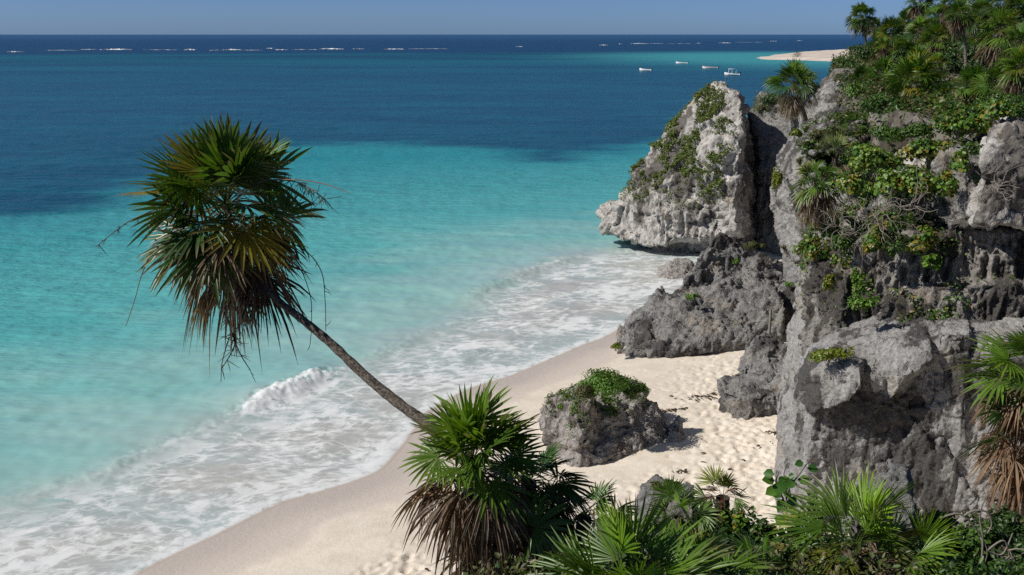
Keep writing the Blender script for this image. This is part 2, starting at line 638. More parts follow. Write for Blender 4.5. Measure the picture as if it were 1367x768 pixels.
def sea_mat():
    n = NT('sea_water')
    p = n.pos()
    sd, ot, edge, crest, spit, rad = [n.attr(k) for k in ('sd', 'outer', 'edge', 'crest', 'spit', 'rad')]
    warp = n.noise(n.scale(p, 0.35), 1.0, 4, 0.55, 0, True)
    pw = n.vadd(p, warp, 1.6)
    # deep water and sea grass
    big = n.noise(n.scale(p, (0.010, 0.019, 0.02)), 1.0, 6, 0.62)
    med = n.noise(n.scale(p, (0.035, 0.09, 0.05)), 1.0, 6, 0.66)
    sml = n.noise(n.scale(p, (0.20, 0.42, 0.3)), 1.0, 4, 0.6)
    turq = n.mix(n.ramp(n.math('ADD', ot, n.math('MULTIPLY', n.math('SUBTRACT', big, 0.5), 30.0)), 2.0, 62.0), (0.12, 0.46, 0.445), (0.022, 0.28, 0.315))
    turq = n.mix(n.math('MULTIPLY', n.ramp(n.noise(n.scale(p, (0.05, 0.11, 0.1)), 1.0, 5, 0.6), 0.46, 0.72), 0.25), turq, (0.016, 0.26, 0.30))
    e2 = n.math('ADD', n.math('ADD', edge, n.math('MULTIPLY', n.math('SUBTRACT', big, 0.5), 22.0)), n.math('MULTIPLY', n.math('SUBTRACT', med, 0.5), 22.0))
    grass = n.ramp(e2, -4.0, 8.0)
    patchy = n.math('ADD', n.math('MULTIPLY', med, 0.6), n.math('MULTIPLY', big, 0.4))
    deepc = n.mix(n.ramp(patchy, 0.36, 0.62), (0.002, 0.112, 0.168), (0.002, 0.062, 0.115))
    deepc = n.mix(n.math('MULTIPLY', n.ramp(sml, 0.4, 0.65), 0.45), deepc, (0.002, 0.058, 0.105))
    lag = n.mix(n.ramp(n.noise(n.scale(p, (0.004, 0.010, 0.01)), 1.0, 5, 0.6), 0.40, 0.62), (0.004, 0.112, 0.165), (0.003, 0.064, 0.115))
    deepc = n.mix(n.ramp(n.math('ADD', rad, n.math('MULTIPLY', n.math('SUBTRACT', big, 0.5), 260.0)), 300.0, 520.0), deepc, lag)
    outc = n.mix(n.ramp(rad, 900.0, 6000.0), (0.006, 0.050, 0.120), (0.020, 0.080, 0.185))
    deepc = n.mix(n.ramp(n.math('ADD', rad, n.math('MULTIPLY', n.math('SUBTRACT', big, 0.5), 240.0)), 760.0, 880.0), deepc, outc)
    c = n.mix(grass, turq, deepc)
    sp2 = n.math('ADD', spit, n.math('MULTIPLY', n.math('SUBTRACT', big, 0.5), 0.35))
    c = n.mix(n.ramp(sp2, 0.12, 0.80), c, (0.05, 0.32, 0.335))
    # milky, sand laden water behind the breakers
    mil = n.noise(n.scale(pw, (0.11, 0.22, 0.2), 0.35), 1.0, 4, 0.5)
    mo = n.math('ADD', ot, n.math('MULTIPLY', n.math('SUBTRACT', mil, 0.5), 20.0))
    milk = n.ramp(mo, 19.0, -2.0)
    c = n.mix(n.math('MULTIPLY', milk, 0.86), c, (0.36, 0.545, 0.51))
    # churned zone between breakers and shore
    zone = n.ramp(n.math('ADD', ot, n.math('MULTIPLY', n.math('SUBTRACT', mil, 0.5), 8.0)), 2.2, -2.6)
    c = n.mix(n.math('MULTIPLY', zone, 0.92), c, n.mix(n.ramp(mil, 0.4, 0.62), (0.41, 0.47, 0.465), (0.48, 0.465, 0.44)))
    # lace foam
    v1 = n.voro(n.scale(pw, (0.62, 0.95, 0.7), 0.5), 1.0, 'DISTANCE_TO_EDGE')
    v2 = n.voro(n.scale(pw, (1.9, 3.0, 2.0), 0.5), 1.0, 'DISTANCE_TO_EDGE')
    f1 = n.noise(n.scale(pw, (1.2, 2.6, 1.6), 0.45), 1.0, 7, 0.66)
    f2 = n.noise(n.scale(p, (0.28, 0.40, 0.3), 0.55), 1.0, 4, 0.6)
    arc = n.attr('arc')
    sw = n.new('CombineXYZ')
    n.set(sw.inputs[0], n.math('MULTIPLY', arc, 0.16))
    n.set(sw.inputs[1], n.math('ADD', n.math('MULTIPLY', sd, 0.62), n.math('MULTIPLY', f2, 3.2)))
    wl = n.noise(sw.outputs[0], 1.0, 4, 0.55)
    sw2 = n.new('CombineXYZ')
    n.set(sw2.inputs[0], n.math('MULTIPLY', arc, 0.55))
    n.set(sw2.inputs[1], n.math('ADD', n.math('MULTIPLY', sd, 2.6), n.math('MULTIPLY', f2, 5.0)))
    wl2 = n.noise(sw2.outputs[0], 1.0, 6, 0.66)
    lace = n.math('MAXIMUM', n.ramp(v1, 0.13, 0.02), n.math('MULTIPLY', n.ramp(v2, 0.16, 0.02), 0.75))
    lace = n.math('MULTIPLY', lace, n.ramp(f1, 0.36, 0.58))
    f1 = n.math('ADD', n.math('MULTIPLY', f1, 0.35), n.math('ADD', n.math('MULTIPLY', wl, 0.33), n.math('MULTIPLY', wl2, 0.36)))
    patch = n.ramp(n.math('ADD', f1, n.math('MULTIPLY', n.math('SUBTRACT', f2, 0.5), 0.42)), 0.495, 0.60)
    foam = n.math('MAXIMUM', n.math('MULTIPLY', lace, n.ramp(f2, 0.30, 0.55)), n.math('MULTIPLY', patch, 0.9))
    zf = n.ramp(n.math('ADD', ot, n.math('MULTIPLY', n.math('SUBTRACT', f2, 0.5), 6.0)), 1.2, -2.2)
    foam = n.math('MULTIPLY', foam, zf)
    # rim of the swash and the breaking crests
    fr = n.noise(n.scale(p, 2.4), 1.0, 6, 0.7)
    rim = n.math('MULTIPLY', n.ramp(n.math('ADD', sd, n.math('MULTIPLY', n.math('SUBTRACT', f1, 0.5), 2.2)), 1.0, 0.25), n.ramp(fr, 0.34, 0.55))
    cr = n.ramp(n.math('MULTIPLY', crest, n.ramp(n.math('ADD', n.math('MULTIPLY', fr, .5), n.math('MULTIPLY', f1, .6)), 0.44, 0.62, 0.0, 1.5)), 0.12, 0.80)
    foam = n.math('MAXIMUM', foam, n.math('MAXIMUM', rim, cr))
    c = n.mix(n.math('MULTIPLY', foam, 0.92), c, (0.80, 0.82, 0.83))
    # film of water on the sand
    c = n.mix(n.ramp(sd, 0.20, 0.0), c, (0.50, 0.435, 0.375))
    rough = n.mix(foam, (0.24,) * 3, (0.85,) * 3)
    rough = n.mix(n.ramp(rad, 60.0, 900.0), rough, (0.34,) * 3)
    h = n.math('ADD', n.noise(n.scale(p, (0.26, 0.75, 0.5), 0.2), 1.0, 4, 0.58), n.math('MULTIPLY', n.noise(n.scale(p, (1.3, 3.0, 2.0), 0.2), 1.0, 3, 0.55), 0.20))
    h = n.math('MULTIPLY', h, n.ramp(ot, -1.0, 34.0, 0.10, 1.7))
    return n.done(c, rough, n.bump(h, 0.8, 0.55), 0.14)


# ------------------------------------------------------------------ the beach
def build_beach():
    x0, x1, y0, y1, st = -14.0, 30.0, 13.0, 76.0, 0.075
    xs, ys = np.arange(x0, x1, st), np.arange(y0, y1, st)
    X, Y = np.meshgrid(xs, ys)
    x, y = X.ravel(), Y.ravel()
    pts = np.stack([x, y], 1)
    sd, arc = shore_sd(pts)
    z = sand_z(x, y)
    z = np.where(sd > 12, -2.0, z)
    i = -sd
    Z = z.reshape(X.shape)
    # footprints: trodden areas
    r = np.random.default_rng(5)
    spots = []
    for (px, py, sx, sy, num) in [(1000, 560, 55, 75, 1500), (960, 500, 70, 35, 500), (900, 635, 70, 18, 420), (540, 728, 38, 20, 230), (560, 760, 45, 18, 160), (1030, 650, 40, 30, 300), (985, 470, 40, 14, 160)]:
        for _ in range(num):
            q = G(px + r.normal() * sx * 0.62, py + r.normal() * sy * 0.62, 1.4)
            spots.append((q.x, q.y))
    for lane in ([(430, 752), (560, 690)], [(905, 640), (1000, 520)], [(850, 640), (1010, 480)]):
        for t in np.linspace(0, 1, 34):
            q = G(lane[0][0] + (lane[1][0] - lane[0][0]) * t, lane[0][1] + (lane[1][1] - lane[0][1]) * t, 1.4)
            spots.append((q.x + r.normal() * .15, q.y + r.normal() * .15))
    for (fx, fy) in spots:
        a = r.uniform(0, 6.28)
        ci, cj = int((fx - x0) / st), int((fy - y0) / st)
        k = 4
        if ci < k or cj < k or ci >= len(xs) - k or cj >= len(ys) - k:
            continue
        sub = (slice(cj - k, cj + k + 1), slice(ci - k, ci + k + 1))
        dx, dy = X[sub] - fx, Y[sub] - fy
        u, v = dx * math.cos(a) + dy * math.sin(a), -dx * math.sin(a) + dy * math.cos(a)
        rr = (u / 0.135) ** 2 + (v / 0.08) ** 2
        Z[sub] += -0.042 * r.uniform(.3, 1.2) * np.exp(-rr) + 0.008 * np.exp(-((np.sqrt(rr) - 1.5) / 0.5) ** 2)
    trod = sstep(5, 8, i)
    z = Z.ravel() + trod * 0.02 * fbm(xy3(x, y, 1.9), 3, 31)
    n, m = len(ys), len(xs)
    I = np.arange(n - 1)[:, None] * m
    J = np.arange(m - 1)[None]
    F = np.stack([I + J, I + J + 1, I + m + J + 1, I + m + J], 2).reshape(-1, 4)
    n_ = NT('beach_sand')
    p = n_.pos()
    a = n_.attr('inland')
    wob = n_.noise(n_.scale(p, 0.35), 1.0, 4, 0.55)
    a2 = n_.math('ADD', a, n_.math('MULTIPLY', n_.math('SUBTRACT', wob, 0.5), 1.8))
    g1, g2 = n_.noise(p, 1.3, 6, 0.6), n_.noise(p, 14, 6, 0.7)
    dry = n_.mix(n_.ramp(g1, 0.35, 0.65), (0.68, 0.60, 0.50), (0.76, 0.685, 0.585))
    dry = n_.mix(n_.math('MULTIPLY', n_.ramp(g2, 0.55, 0.75), 0.25), dry, (0.46, 0.37, 0.27))
    wet = n_.mix(n_.ramp(a2, 0.1, 2.2), (0.52, 0.455, 0.40), (0.60, 0.53, 0.465))
    c = n_.mix(n_.ramp(a2, 2.2, 3.0), wet, dry)
    ro = n_.mix(n_.ramp(a2, 0.6, 2.4), (0.38,) * 3, (0.95,) * 3)
    mat = n_.done(c, ro, n_.bump(n_.math('ADD', n_.noise(p, 5, 6, 0.65), n_.math('MULTIPLY', g2, 0.4)), 0.45, 0.05), 0.25)
    o = quads('beach', np.stack([x, y, z], 1), F, mat, None, (0, 0, 0), None, {'inland': i}, True)
    tag(o, 'pale sand beach trodden with footprints between the sea and the rocks', 'beach', kind='structure')
    # the far spit
    q = NT('spit_sand')
    pp = q.pos()
    ms = q.done(q.mix(q.ramp(q.noise(pp, 0.06, 5, 0.6), 0.4, 0.65), (0.60, 0.50, 0.42), (0.74, 0.66, 0.57)), 0.95)
    nx, ny = 120, 60
    poly = [(a_.x, a_.y) for a_ in (G(995, 78), G(1015, 74.5), G(1050, 70.5), G(1112, 67), G(1250, 66), G(1250, 84), G(1112, 83), G(1050, 80.5), G(1010, 80.5))]
    bx = np.linspace(min(a_[0] for a_ in poly), max(a_[0] for a_ in poly), nx)
    by = np.linspace(min(a_[1] for a_ in poly), max(a_[1] for a_ in poly), ny)
    BX, BY = np.meshgrid(bx, by)
    pt = np.stack([BX.ravel(), BY.ravel()], 1)
    d, _, _ = seg_dist(pt, poly, True)
    s = np.where(inside(pt, poly), d, -d)
    zz = -0.6 + 2.0 * sstep(-4, 24, s) + 0.5 * fbm(xy3(pt[:, 0], pt[:, 1], 0.05), 3, 8)
    I = np.arange(ny - 1)[:, None] * nx
    J = np.arange(nx - 1)[None]
    F = np.stack([I + J, I + J + 1, I + nx + J + 1, I + nx + J], 2).reshape(-1, 4)
    o = quads('sand_spit', np.stack([pt[:, 0], pt[:, 1], zz], 1), F, ms, None, (0, 0, 0), None, None, True)
    tag(o, 'far white sand spit running out into the sea', 'beach', kind='structure')


# ------------------------------------------------------------------ the headland
LAND = [(-7, -18), (-6.0, 2), (-4.6, 9.0), (-2.0, 13.6), (2, 15.2), (7, 16.2), (12, 17.5), (16.5, 20), (18, 26), (10.2, 31.5), (10.6, 36), (13, 46), (16.5, 60), (19.5, 70), (26.5, 82), (33, 94), (46, 120), (64, 160), (120, 220), (180, 60), (60, -30)]


def land_z(x, y):
    x, y = np.atleast_1d(np.asarray(x, float)), np.atleast_1d(np.asarray(y, float))
    pts = np.stack([x, y], 1)
    d, _, _ = seg_dist(pts, LAND, True)
    s = np.where(inside(pts, LAND), d, -d)
    near = 1 - sstep(15, 24, y + np.maximum(0, x - 10) * 0.5)
    w = 1.4 + 3.2 * near
    slope = 12.15 - 0.345 * np.maximum(y, 0)
    plat = 11.3 + 0.016 * np.maximum(y - 28, 0) + 0.35 * sstep(0, 14, s) + 0.45 * fbm(xy3(x, y, 0.16), 3, 40)
    top = slope * near + plat * (1 - near)
    top = top + 0.18 * fbm(xy3(x, y, 0.6), 3, 41)
    f = sstep(0, 1, np.clip(s / w, -1, 1))
    return -1.0 + (top + 1.0) * f


def lz(x, y):
    return float(land_z([x], [y])[0])


def build_land():
    xs = np.arange(-10, 90, 0.33)
    ys = np.concatenate([np.arange(-20, 45, 0.33), np.arange(45, 170, 0.7)])
    X, Y = np.meshgrid(xs, ys)
    x, y = X.ravel(), Y.ravel()
    z = land_z(x, y)
    n, m = len(ys), len(xs)
    I = np.arange(n - 1)[:, None] * m
    J = np.arange(m - 1)[None]
    F = np.stack([I + J, I + J + 1, I + m + J + 1, I + m + J], 2).reshape(-1, 4)
    n_ = NT('headland_soil')
    p = n_.pos()
    a, b = n_.noise(p, 0.5, 6, 0.6), n_.noise(p, 6, 7, 0.68)
    c = n_.mix(n_.ramp(a, 0.42, 0.58), (0.075, 0.062, 0.048), (0.24, 0.22, 0.195))
    c = n_.mix(n_.math('MULTIPLY', n_.ramp(b, 0.48, 0.66), 0.7), c, (0.07, 0.06, 0.048))
    mat = n_.done(c, 0.95, n_.bump(n_.math('ADD', a, b), 0.8, 0.15), 0.2)
    o = quads('headland', np.stack([x, y, z], 1), F, mat, None, (0, 0, 0), None, None, True)
    tag(o, 'rocky headland and slope that carries the palms and shrubs', 'headland', kind='structure')


# ------------------------------------------------------------------ rocks
def hull_bm(bm, pts, foot=None, back=None, bz=0.0, k=1.0, dy=0.0):
    v = [Vector(p) if len(p) == 3 and isinstance(p, Vector) else P(p[0], p[1], p[2] + dy) for p in pts]
    ext = []
    if back is not None:
        ext += [Vector((p.x + (p.x / p.y) * back * k, p.y + back, p.z - bz)) for p in v]
    v = v + ext
    if foot is not None:
        v = v + [Vector((p.x, p.y, foot)) for p in v]
    tmp = bmesh.new()
    for p in v:
        tmp.verts.new(p)
    r = bmesh.ops.convex_hull(tmp, input=tmp.verts)
    bad = list({e for e in r['geom_interior'] + r['geom_unused'] if isinstance(e, bmesh.types.BMVert)})
    bmesh.ops.delete(tmp, geom=bad, context='VERTS')
    bmesh.ops.recalc_face_normals(tmp, faces=tmp.faces)
    me = bpy.data.meshes.new('tmp')
    tmp.to_mesh(me)
    tmp.free()
    bm.from_mesh(me)
    bpy.data.meshes.remove(me)


def rock(name, hulls, voxel, mat, seed, amp=1.0, strata=0.0, flute=0.0, smooth=6, sc=1.0, pit=1.0, parent=None, face=1.0, grain=None, gr=1.0):
    """union of convex blocks, weathered by noise; returns object with its origin at the base, plus world verts and normals"""
    bm = bmesh.new()
    for h in hulls:
        hull_bm(bm, **h)
    me = bpy.data.meshes.new('tmp')
    bm.to_mesh(me)
    bm.free()
    ob = bpy.data.objects.new('tmp', me)
    COL.objects.link(ob)
    md = ob.modifiers.new('r', 'REMESH')
    md.mode = 'VOXEL'
    md.voxel_size = voxel
    ms = ob.modifiers.new('s', 'SMOOTH')
    ms.factor = 0.5
    ms.iterations = smooth
    dg = bpy.context.evaluated_depsgraph_get()
    ev = ob.evaluated_get(dg)
    m2 = bpy.data.meshes.new_from_object(ev)
    bpy.data.objects.remove(ob)
    bpy.data.meshes.remove(me)
    nv = len(m2.vertices)

    def getn():
        a = np.empty(nv * 3, np.float32)
        m2.vertices.foreach_get('co', a)
        b = np.empty(nv * 3, np.float32)
        m2.vertex_normals.foreach_get('vector', b)
        return a.reshape(-1, 3).astype(float), b.reshape(-1, 3).astype(float)

    V, N = getn()
    w = np.stack([fbm(V / (2.2 * sc), 3, seed + k * 7) for k in range(3)], 1) * 0.30 * sc * amp
    V = V + w
    p = V.copy()
    if strata:
        p[:, 2] *= 1 + strata
    wob = np.stack([fbm(p / (0.8 * sc), 2, seed + 11 + k * 5) for k in range(3)], 1) * 0.22
    f1, k1 = facets(p / (1.5 * sc) + wob, seed + 3)
    f2, k2 = facets(p / (0.55 * sc) + wob, seed + 4)
    f3, k3 = facets(p / (0.22 * sc) + wob * 2, seed + 6)
    d = face * sc * (0.36 * (f1 - 0.3) + 0.15 * (f2 - 0.3) + 0.05 * (f3 - 0.3)) - face * 0.09 * sc * sstep(0.10, 0.0, k1) - face * 0.03 * sc * sstep(0.10, 0.0, k2)
    q = V.copy()
    if grain is not None:
        g = np.asarray(grain, float) / np.linalg.norm(grain)
        q = q - (q @ g)[:, None] * g[None] * 0.80
    q = q + 0.25 * sc * np.stack([perlin(V / (0.7 * sc), seed + 61 + k) for k in range(3)], 1)
    d += 0.055 * sc * amp * fbm(p / (1.0 * sc), 5, seed + 31, 0.62)
    d += 0.055 * gr * sc * amp * (ridged(q / (0.48 * sc), 6, seed + 57, 0.68) - 1.0)
    d += 0.05 * gr * sc * amp * (ridged(q / (1.5 * sc), 3, seed + 59, 0.5) - 1.0)
    steep = 1 - np.abs(N[:, 2])
    if flute:
        q = V / (0.42 * sc)
        q[:, 2] *= 0.16
        d += flute * steep * (ridged(q, 3, seed + 77, 0.6) - 1.0)
    if pit:
        pm = sstep(-0.1, 0.35, fbm(V / (1.9 * sc), 2, seed + 88))
        d -= 0.045 * pit * sc * pm * sstep(0.40, 0.10, worley((V + 0.5 * w) / (0.26 * sc), seed + 91))
        d += 0.028 * sc * pit * fbm(V / (0.10 * sc), 2, seed + 97)
    V = V + N * d[:, None]
    m2.vertices.foreach_set('co', V.astype(np.float32).ravel())
    m2.update()
    V, N = getn()
    c = V.mean(0)
    base = np.array([c[0], c[1], max(V[:, 2].min(), -0.2)])
    m2.vertices.foreach_set('co', (V - base).astype(np.float32).ravel())
    m2.polygons.foreach_set('use_smooth', np.ones(len(m2.polygons), bool))
    m2.update()
    m2.materials.clear()
    o = link_mesh(name, m2, mat, parent, base)
    return o, V, N


SURF = {}


def build_rocks():
    H = lambda pts, foot=None, back=None, bz=0.0, k=1.0, dy=0.0: dict(pts=pts, foot=foot, back=back, bz=bz, k=k, dy=dy)
    # the tall rock standing in the sea
    o, V, N = rock('sea_rock', [
        H([(958, 112, 69.5), (984, 122, 68.5), (928, 132, 71), (905, 166, 70.5), (852, 232, 70), (803, 286, 69.5), (808, 314, 69), (862, 329, 67), (984, 312, 64.6), (988, 200, 65.8), (992, 148, 67.5),
           (1006, 200, 72.5), (1024, 256, 75.0), (1028, 318, 75.0), (962, 116, 75), (905, 190, 79), (830, 282, 80), (1030, 300, 82)]),
        H([(868, 322, 68.5), (1000, 320, 66.5), (1025, 320, 72), (880, 320, 78), (1025, 318, 80), P(890, 346, 69.3), P(1005, 344, 68), P(900, 335, 77), P(1020, 335, 79)], foot=-1.0),
        H([(945, 118, 70), (957, 109, 70.3), (966, 112, 70.5), (978, 132, 69.5), (948, 145, 69), (955, 120, 73)]),
        H([(972, 122, 68.5), (992, 134, 68.2), (1000, 150, 69), (975, 160, 67.6), (985, 130, 73)]),
        H([(928, 172, 68.0), (958, 155, 68), (978, 168, 66.8), (975, 200, 66.2), (935, 215, 67.2), (960, 180, 71)]),
        H([(868, 285, 66.9), (915, 268, 66.3), (965, 290, 65.0), (955, 318, 65.0), (880, 325, 66.5), (920, 300, 70)]),
        H([(800, 290, 69.3), (815, 275, 69.8), (850, 300, 68), (835, 324, 68), (806, 316, 69)], back=5),
    ], 0.11, M_ROCK_SEA, 3, 0.95, 0.2, 0.12, 3, 1.15, 0.7)
    tag(o, 'tall pale limestone rock with green patches overhanging the surf', 'rock')
    SURF['sea_rock'] = (V, N)
    # dark rock behind it
    o, V, N = rock('headland_rock', [
        H([(1000, 158, 72), (1018, 138, 73), (1058, 142, 71), (1068, 200, 68), (1054, 238, 66.5), (1016, 232, 69), (1002, 190, 72), (1030, 140, 78), (1065, 145, 78)], foot=-1, back=6),
        H([(1058, 146, 64), (1085, 138, 63), (1100, 170, 60), (1064, 190, 60)], foot=-1, back=5, bz=1),
    ], 0.16, M_ROCK_GREY, 17, 1.0, 0.2, 0.15, 3, 1.1)
    tag(o, 'shaded craggy rock in the gap behind the tall sea rock', 'rock')
    SURF['headland_rock'] = (V, N)
    # the long grey ridge between beach and sea
    o, V, N = rock('ridge_rock', [
        H([(836, 455, 44), (840, 430, 45.2), (868, 404, 46.8), (905, 392, 47), (960, 384, 47), (1010, 402, 46.5), (1028, 436, 45), (1000, 458, 43.6), (930, 464, 43.2), (866, 464, 43.3)], foot=-0.6, back=4, bz=0.9),
        H([(915, 376, 50.5), (938, 338, 51.5), (962, 312, 52.5), (980, 314, 53), (1004, 345, 52), (1015, 380, 51), (955, 390, 49.5), (905, 392, 49)], foot=-0.6, back=3.5, bz=1.0),
        H([(996, 360, 50), (1016, 334, 52), (1040, 342, 52), (1054, 376, 50), (1050, 400, 48.5), (1006, 395, 48.6)], foot=-0.6, back=4, bz=1.8),
        H([(985, 392, 46.6), (1020, 372, 47.6), (1048, 398, 46), (1042, 430, 44.6), (1005, 430, 44.8)], foot=0.0, back=2.5, bz=1.2),
        H([(868, 408, 46), (884, 394, 47), (895, 398, 46.6), (890, 415, 45.8)], foot=0, back=1.6),
    ], 0.085, M_ROCK_GREY, 23, 0.85, 0.0, 0.02, 2, 0.95, .3, None, 0.75, (-0.55, -0.3, -0.65), 1.9)
    tag(o, 'long jagged grey ridge of rock between the beach and the surf', 'rock')
    SURF['ridge_rock'] = (V, N)
    o, V, N = rock('boulder', [
        H([(1036, 388, 48), (1056, 374, 49), (1082, 382, 47.5), (1088, 408, 46.5), (1058, 416, 46.2), (1028, 408, 46.8)], foot=0.5, back=3, bz=1)], 0.09, M_ROCK_GREY, 29, .8, 0, .03, 2, .8, .3, None, 0.8, (-0.4, -0.3, -0.8), 1.6)
    tag(o, 'grey boulder leaning between the ridge and the cliff foot', 'rock')
    o, V, N = rock('boulder', [
        H([(1050, 358, 49), (1062, 342, 50), (1080, 348, 49), (1086, 380, 47), (1066, 388, 47.5), (1052, 376, 48.4)], foot=0.8, back=3, bz=1)], 0.07, M_ROCK_GREY, 33, .9, 0, .05, 2, .7, .7, None, 1.0, (-0.4, -0.3, -0.8))
    tag(o, 'grey boulder high in the cleft between the ridge and the buttress', 'rock')
    # stacked rocks on the sand
    o, V, N = rock('boulder', [H([(990, 488, 37.6), (998, 462, 38), (1012, 443, 38), (1036, 442, 38.2), (1058, 474, 37.6), (1062, 490, 37), (1030, 498, 36.4), (994, 498, 36.8)], foot=0.8, back=1.8, bz=1.0)],
                   0.06, M_ROCK_GREY, 37, .8, .5, .05, 3, .6)
    tag(o, 'pitted grey boulder standing behind a flatter rock on the sand', 'rock')
    o, V, N = rock('flat_rock', [H([(962, 520, 35.6), (985, 503, 36.2), (1030, 496, 36), (1062, 494, 35.6), (1064, 520, 34.8), (1040, 528, 34.4), (1000, 534, 34.2), (985, 522, 35)], foot=0.8, back=1.0)],
                   0.06, M_ROCK_GREY, 39, .8, .3, .05, 3, .6)
    tag(o, 'low sloping grey rock on the sand in front of a boulder', 'rock')
    # boulder with the green cap
    o, V, N = rock('capped_boulder', [
        H([(728, 572, 30.8), (726, 548, 31.3), (748, 522, 32), (788, 505, 32.2), (822, 498, 32.3), (848, 508, 32.3), (878, 543, 32), (896, 574, 31.4), (890, 598, 30.6), (826, 610, 29.6), (770, 606, 29.2), (738, 590, 30)], foot=0.0, back=2.6, bz=1.5, dy=1.9),
        H([(748, 524, 31.6), (775, 512, 31.4), (792, 520, 30.4), (790, 590, 29.2), (764, 602, 29.1), (740, 585, 30)], back=1.5, bz=0.8, dy=1.9),
    ], 0.065, M_ROCK_BROWN, 43, .9, .1, .06, 3, .75)
    tag(o, 'brown grey boulder on the sand capped with a green bush', 'rock')
    SURF['capped'] = (V, N)
    o, V, N = rock('rock_shard', [H([(890, 590, 31.4), (898, 565, 31.8), (906, 562, 31.8), (912, 580, 31.6), (906, 592, 31.2)], foot=0.3, back=0.7, dy=1.2)], 0.045, M_ROCK_BROWN, 47, .7, 0, 0, 2, .4)
    tag(o, 'small dark shard of rock at the right foot of the capped boulder', 'rock')
    o, V, N = rock('flat_rock', [H([(878, 366, 60.5), (895, 355, 61.5), (915, 354, 62), (926, 360, 61.5), (922, 370, 60.3), (890, 372, 60)], foot=-0.6, back=2)], 0.09, M_ROCK_BROWN, 51, .5, 0, 0, 5, .6, .5)
    tag(o, 'low brown rock lying in the surf beneath the tall sea rock', 'rock')
    o, V, N = rock('rock_shard', [H([(822, 452, 44.5), (826, 440, 45), (836, 442, 45), (840, 460, 44.2)], foot=0.0, back=0.8)], 0.05, M_ROCK_BROWN, 53, .6, 0, 0, 2, .4)
    tag(o, 'small rusty brown rock at the seaward end of the ridge', 'rock')
    o, V, N = rock('boulder', [H([(1068, 150, 50), (1105, 108, 52), (1125, 112, 52), (1132, 135, 50), (1120, 150, 49)], foot=9, back=3)], 0.1, M_ROCK_CLIFF, 57, .7, 0, .05, 3, .7)
    tag(o, 'upright pale grey boulder beside the ledge palm', 'rock')
    o, V, N = rock('boulder', [H([(1318, 185, 25.5), (1335, 168, 25.8), (1362, 168, 25.8), (1400, 185, 25.5), (1400, 225, 24.8), (1330, 228, 24.8), (1310, 205, 25)], foot=9.5, back=2.4)], 0.06, M_ROCK_SEA, 59, .7, 0, .03, 4, .7)
    tag(o, 'large white weathered boulder on the cliff top', 'rock')
    o, V, N = rock('boulder', [H([(1190, 215, 30), (1215, 195, 30.6), (1240, 200, 30.2), (1235, 225, 29.4), (1205, 232, 29.4)], foot=9.5, back=1.5)], 0.06, M_ROCK_SEA, 61, .7, 0, 0, 4, .6)
    tag(o, 'half buried pale boulder among the cliff bushes', 'rock')
    # rocks in the foreground scrub
    for k, (pts, lab) in enumerate([
            ([(850, 694, 11.0), (856, 668, 11.2), (876, 656, 11.3), (896, 664, 11.1), (908, 694, 10.8), (880, 706, 10.6)], 'rough grey rock under a small bush above the sand'),
            ([(895, 700, 10.4), (905, 670, 10.6), (930, 668, 10.6), (932, 700, 10.3)], 'pale grey rock among the sea grape leaves'),
            ([(1140, 700, 9.6), (1160, 655, 10), (1185, 630, 10.3), (1215, 640, 10.2), (1220, 700, 9.7)], 'grey rock wedged behind the bright fan palm')]):
        o, V, N = rock('rock', [H(pts, foot=6.5, back=0.5)], 0.028, M_ROCK_GREY, 71 + k, .6, 0, 0, 3, .28, .8)
        tag(o, lab, 'rock')
    # the cliff
    o, V, N = rock('cliff', [
        H([(1088, 500, 25.2), (1062, 512, 26.0), (1044, 560, 26.8), (1048, 625, 26.8), (1078, 690, 25.8), (1110, 462, 25.6), (1190, 446, 25.2), (1300, 446, 24.6), (1470, 440, 23.6), P(1085, 760, 25.4), P(1470, 800, 22.6)], foot=0, back=9),
        H([(1080, 496, 25.2), (1126, 470, 25.0), (1150, 492, 24.0), (1146, 520, 24.0), (1112, 545, 24.4), (1080, 556, 25.0), (1060, 525, 25.8)], back=2.5),
        H([(1168, 452, 25.0), (1240, 450, 24.4), (1248, 480, 24.0), (1215, 500, 23.8), (1180, 545, 24.3), (1166, 552, 24.6), (1160, 500, 24.4)], back=2),
        H([(1250, 446, 24.4), (1290, 446, 24.0), (1296, 640, 23.9), (1276, 660, 24.0), (1262, 600, 24.2)], back=2),
        H([(1290, 450, 24.4), (1470, 444, 23.4), (1470, 560, 22.8), (1300, 520, 24.0)], back=2),
    ], 0.045, M_ROCK_WALL, 101, 0.45, 0.0, 0.05, 2, 0.9, 0.6, None, 0.62, (0.1, 0, 1))
    tag(o, 'smooth grey lower wall of the cliff with black stains', 'cliff', kind='structure')
    SURF['low'] = (V, N)
    o, V, N = rock('cliff', [
        H([(1085, 345, 29), (1120, 330, 28.6), (1180, 318, 27.6), (1260, 315, 26.8), (1470, 300, 25.6), (1470, 450, 25.0), (1085, 460, 28)], foot=2, back=9),
        H([(1084, 350, 30), (1112, 332, 29.4), (1135, 340, 28.2), (1130, 420, 27.4), (1104, 455, 27.2), (1084, 440, 28.4)], foot=2, back=3),
        H([(1180, 395, 27.0), (1240, 380, 26.4), (1320, 375, 25.8), (1470, 370, 25.0), (1470, 450, 24.6), (1190, 446, 26.2)], back=3),
    ], 0.05, M_ROCK_FLUTED, 103, 0.9, 0.0, 0.20, 3, 0.75, 1.0, None, 0.7, (0.05, 0, 1))
    tag(o, 'rough fluted middle band of the cliff', 'cliff', kind='structure')
    SURF['mid'] = (V, N)
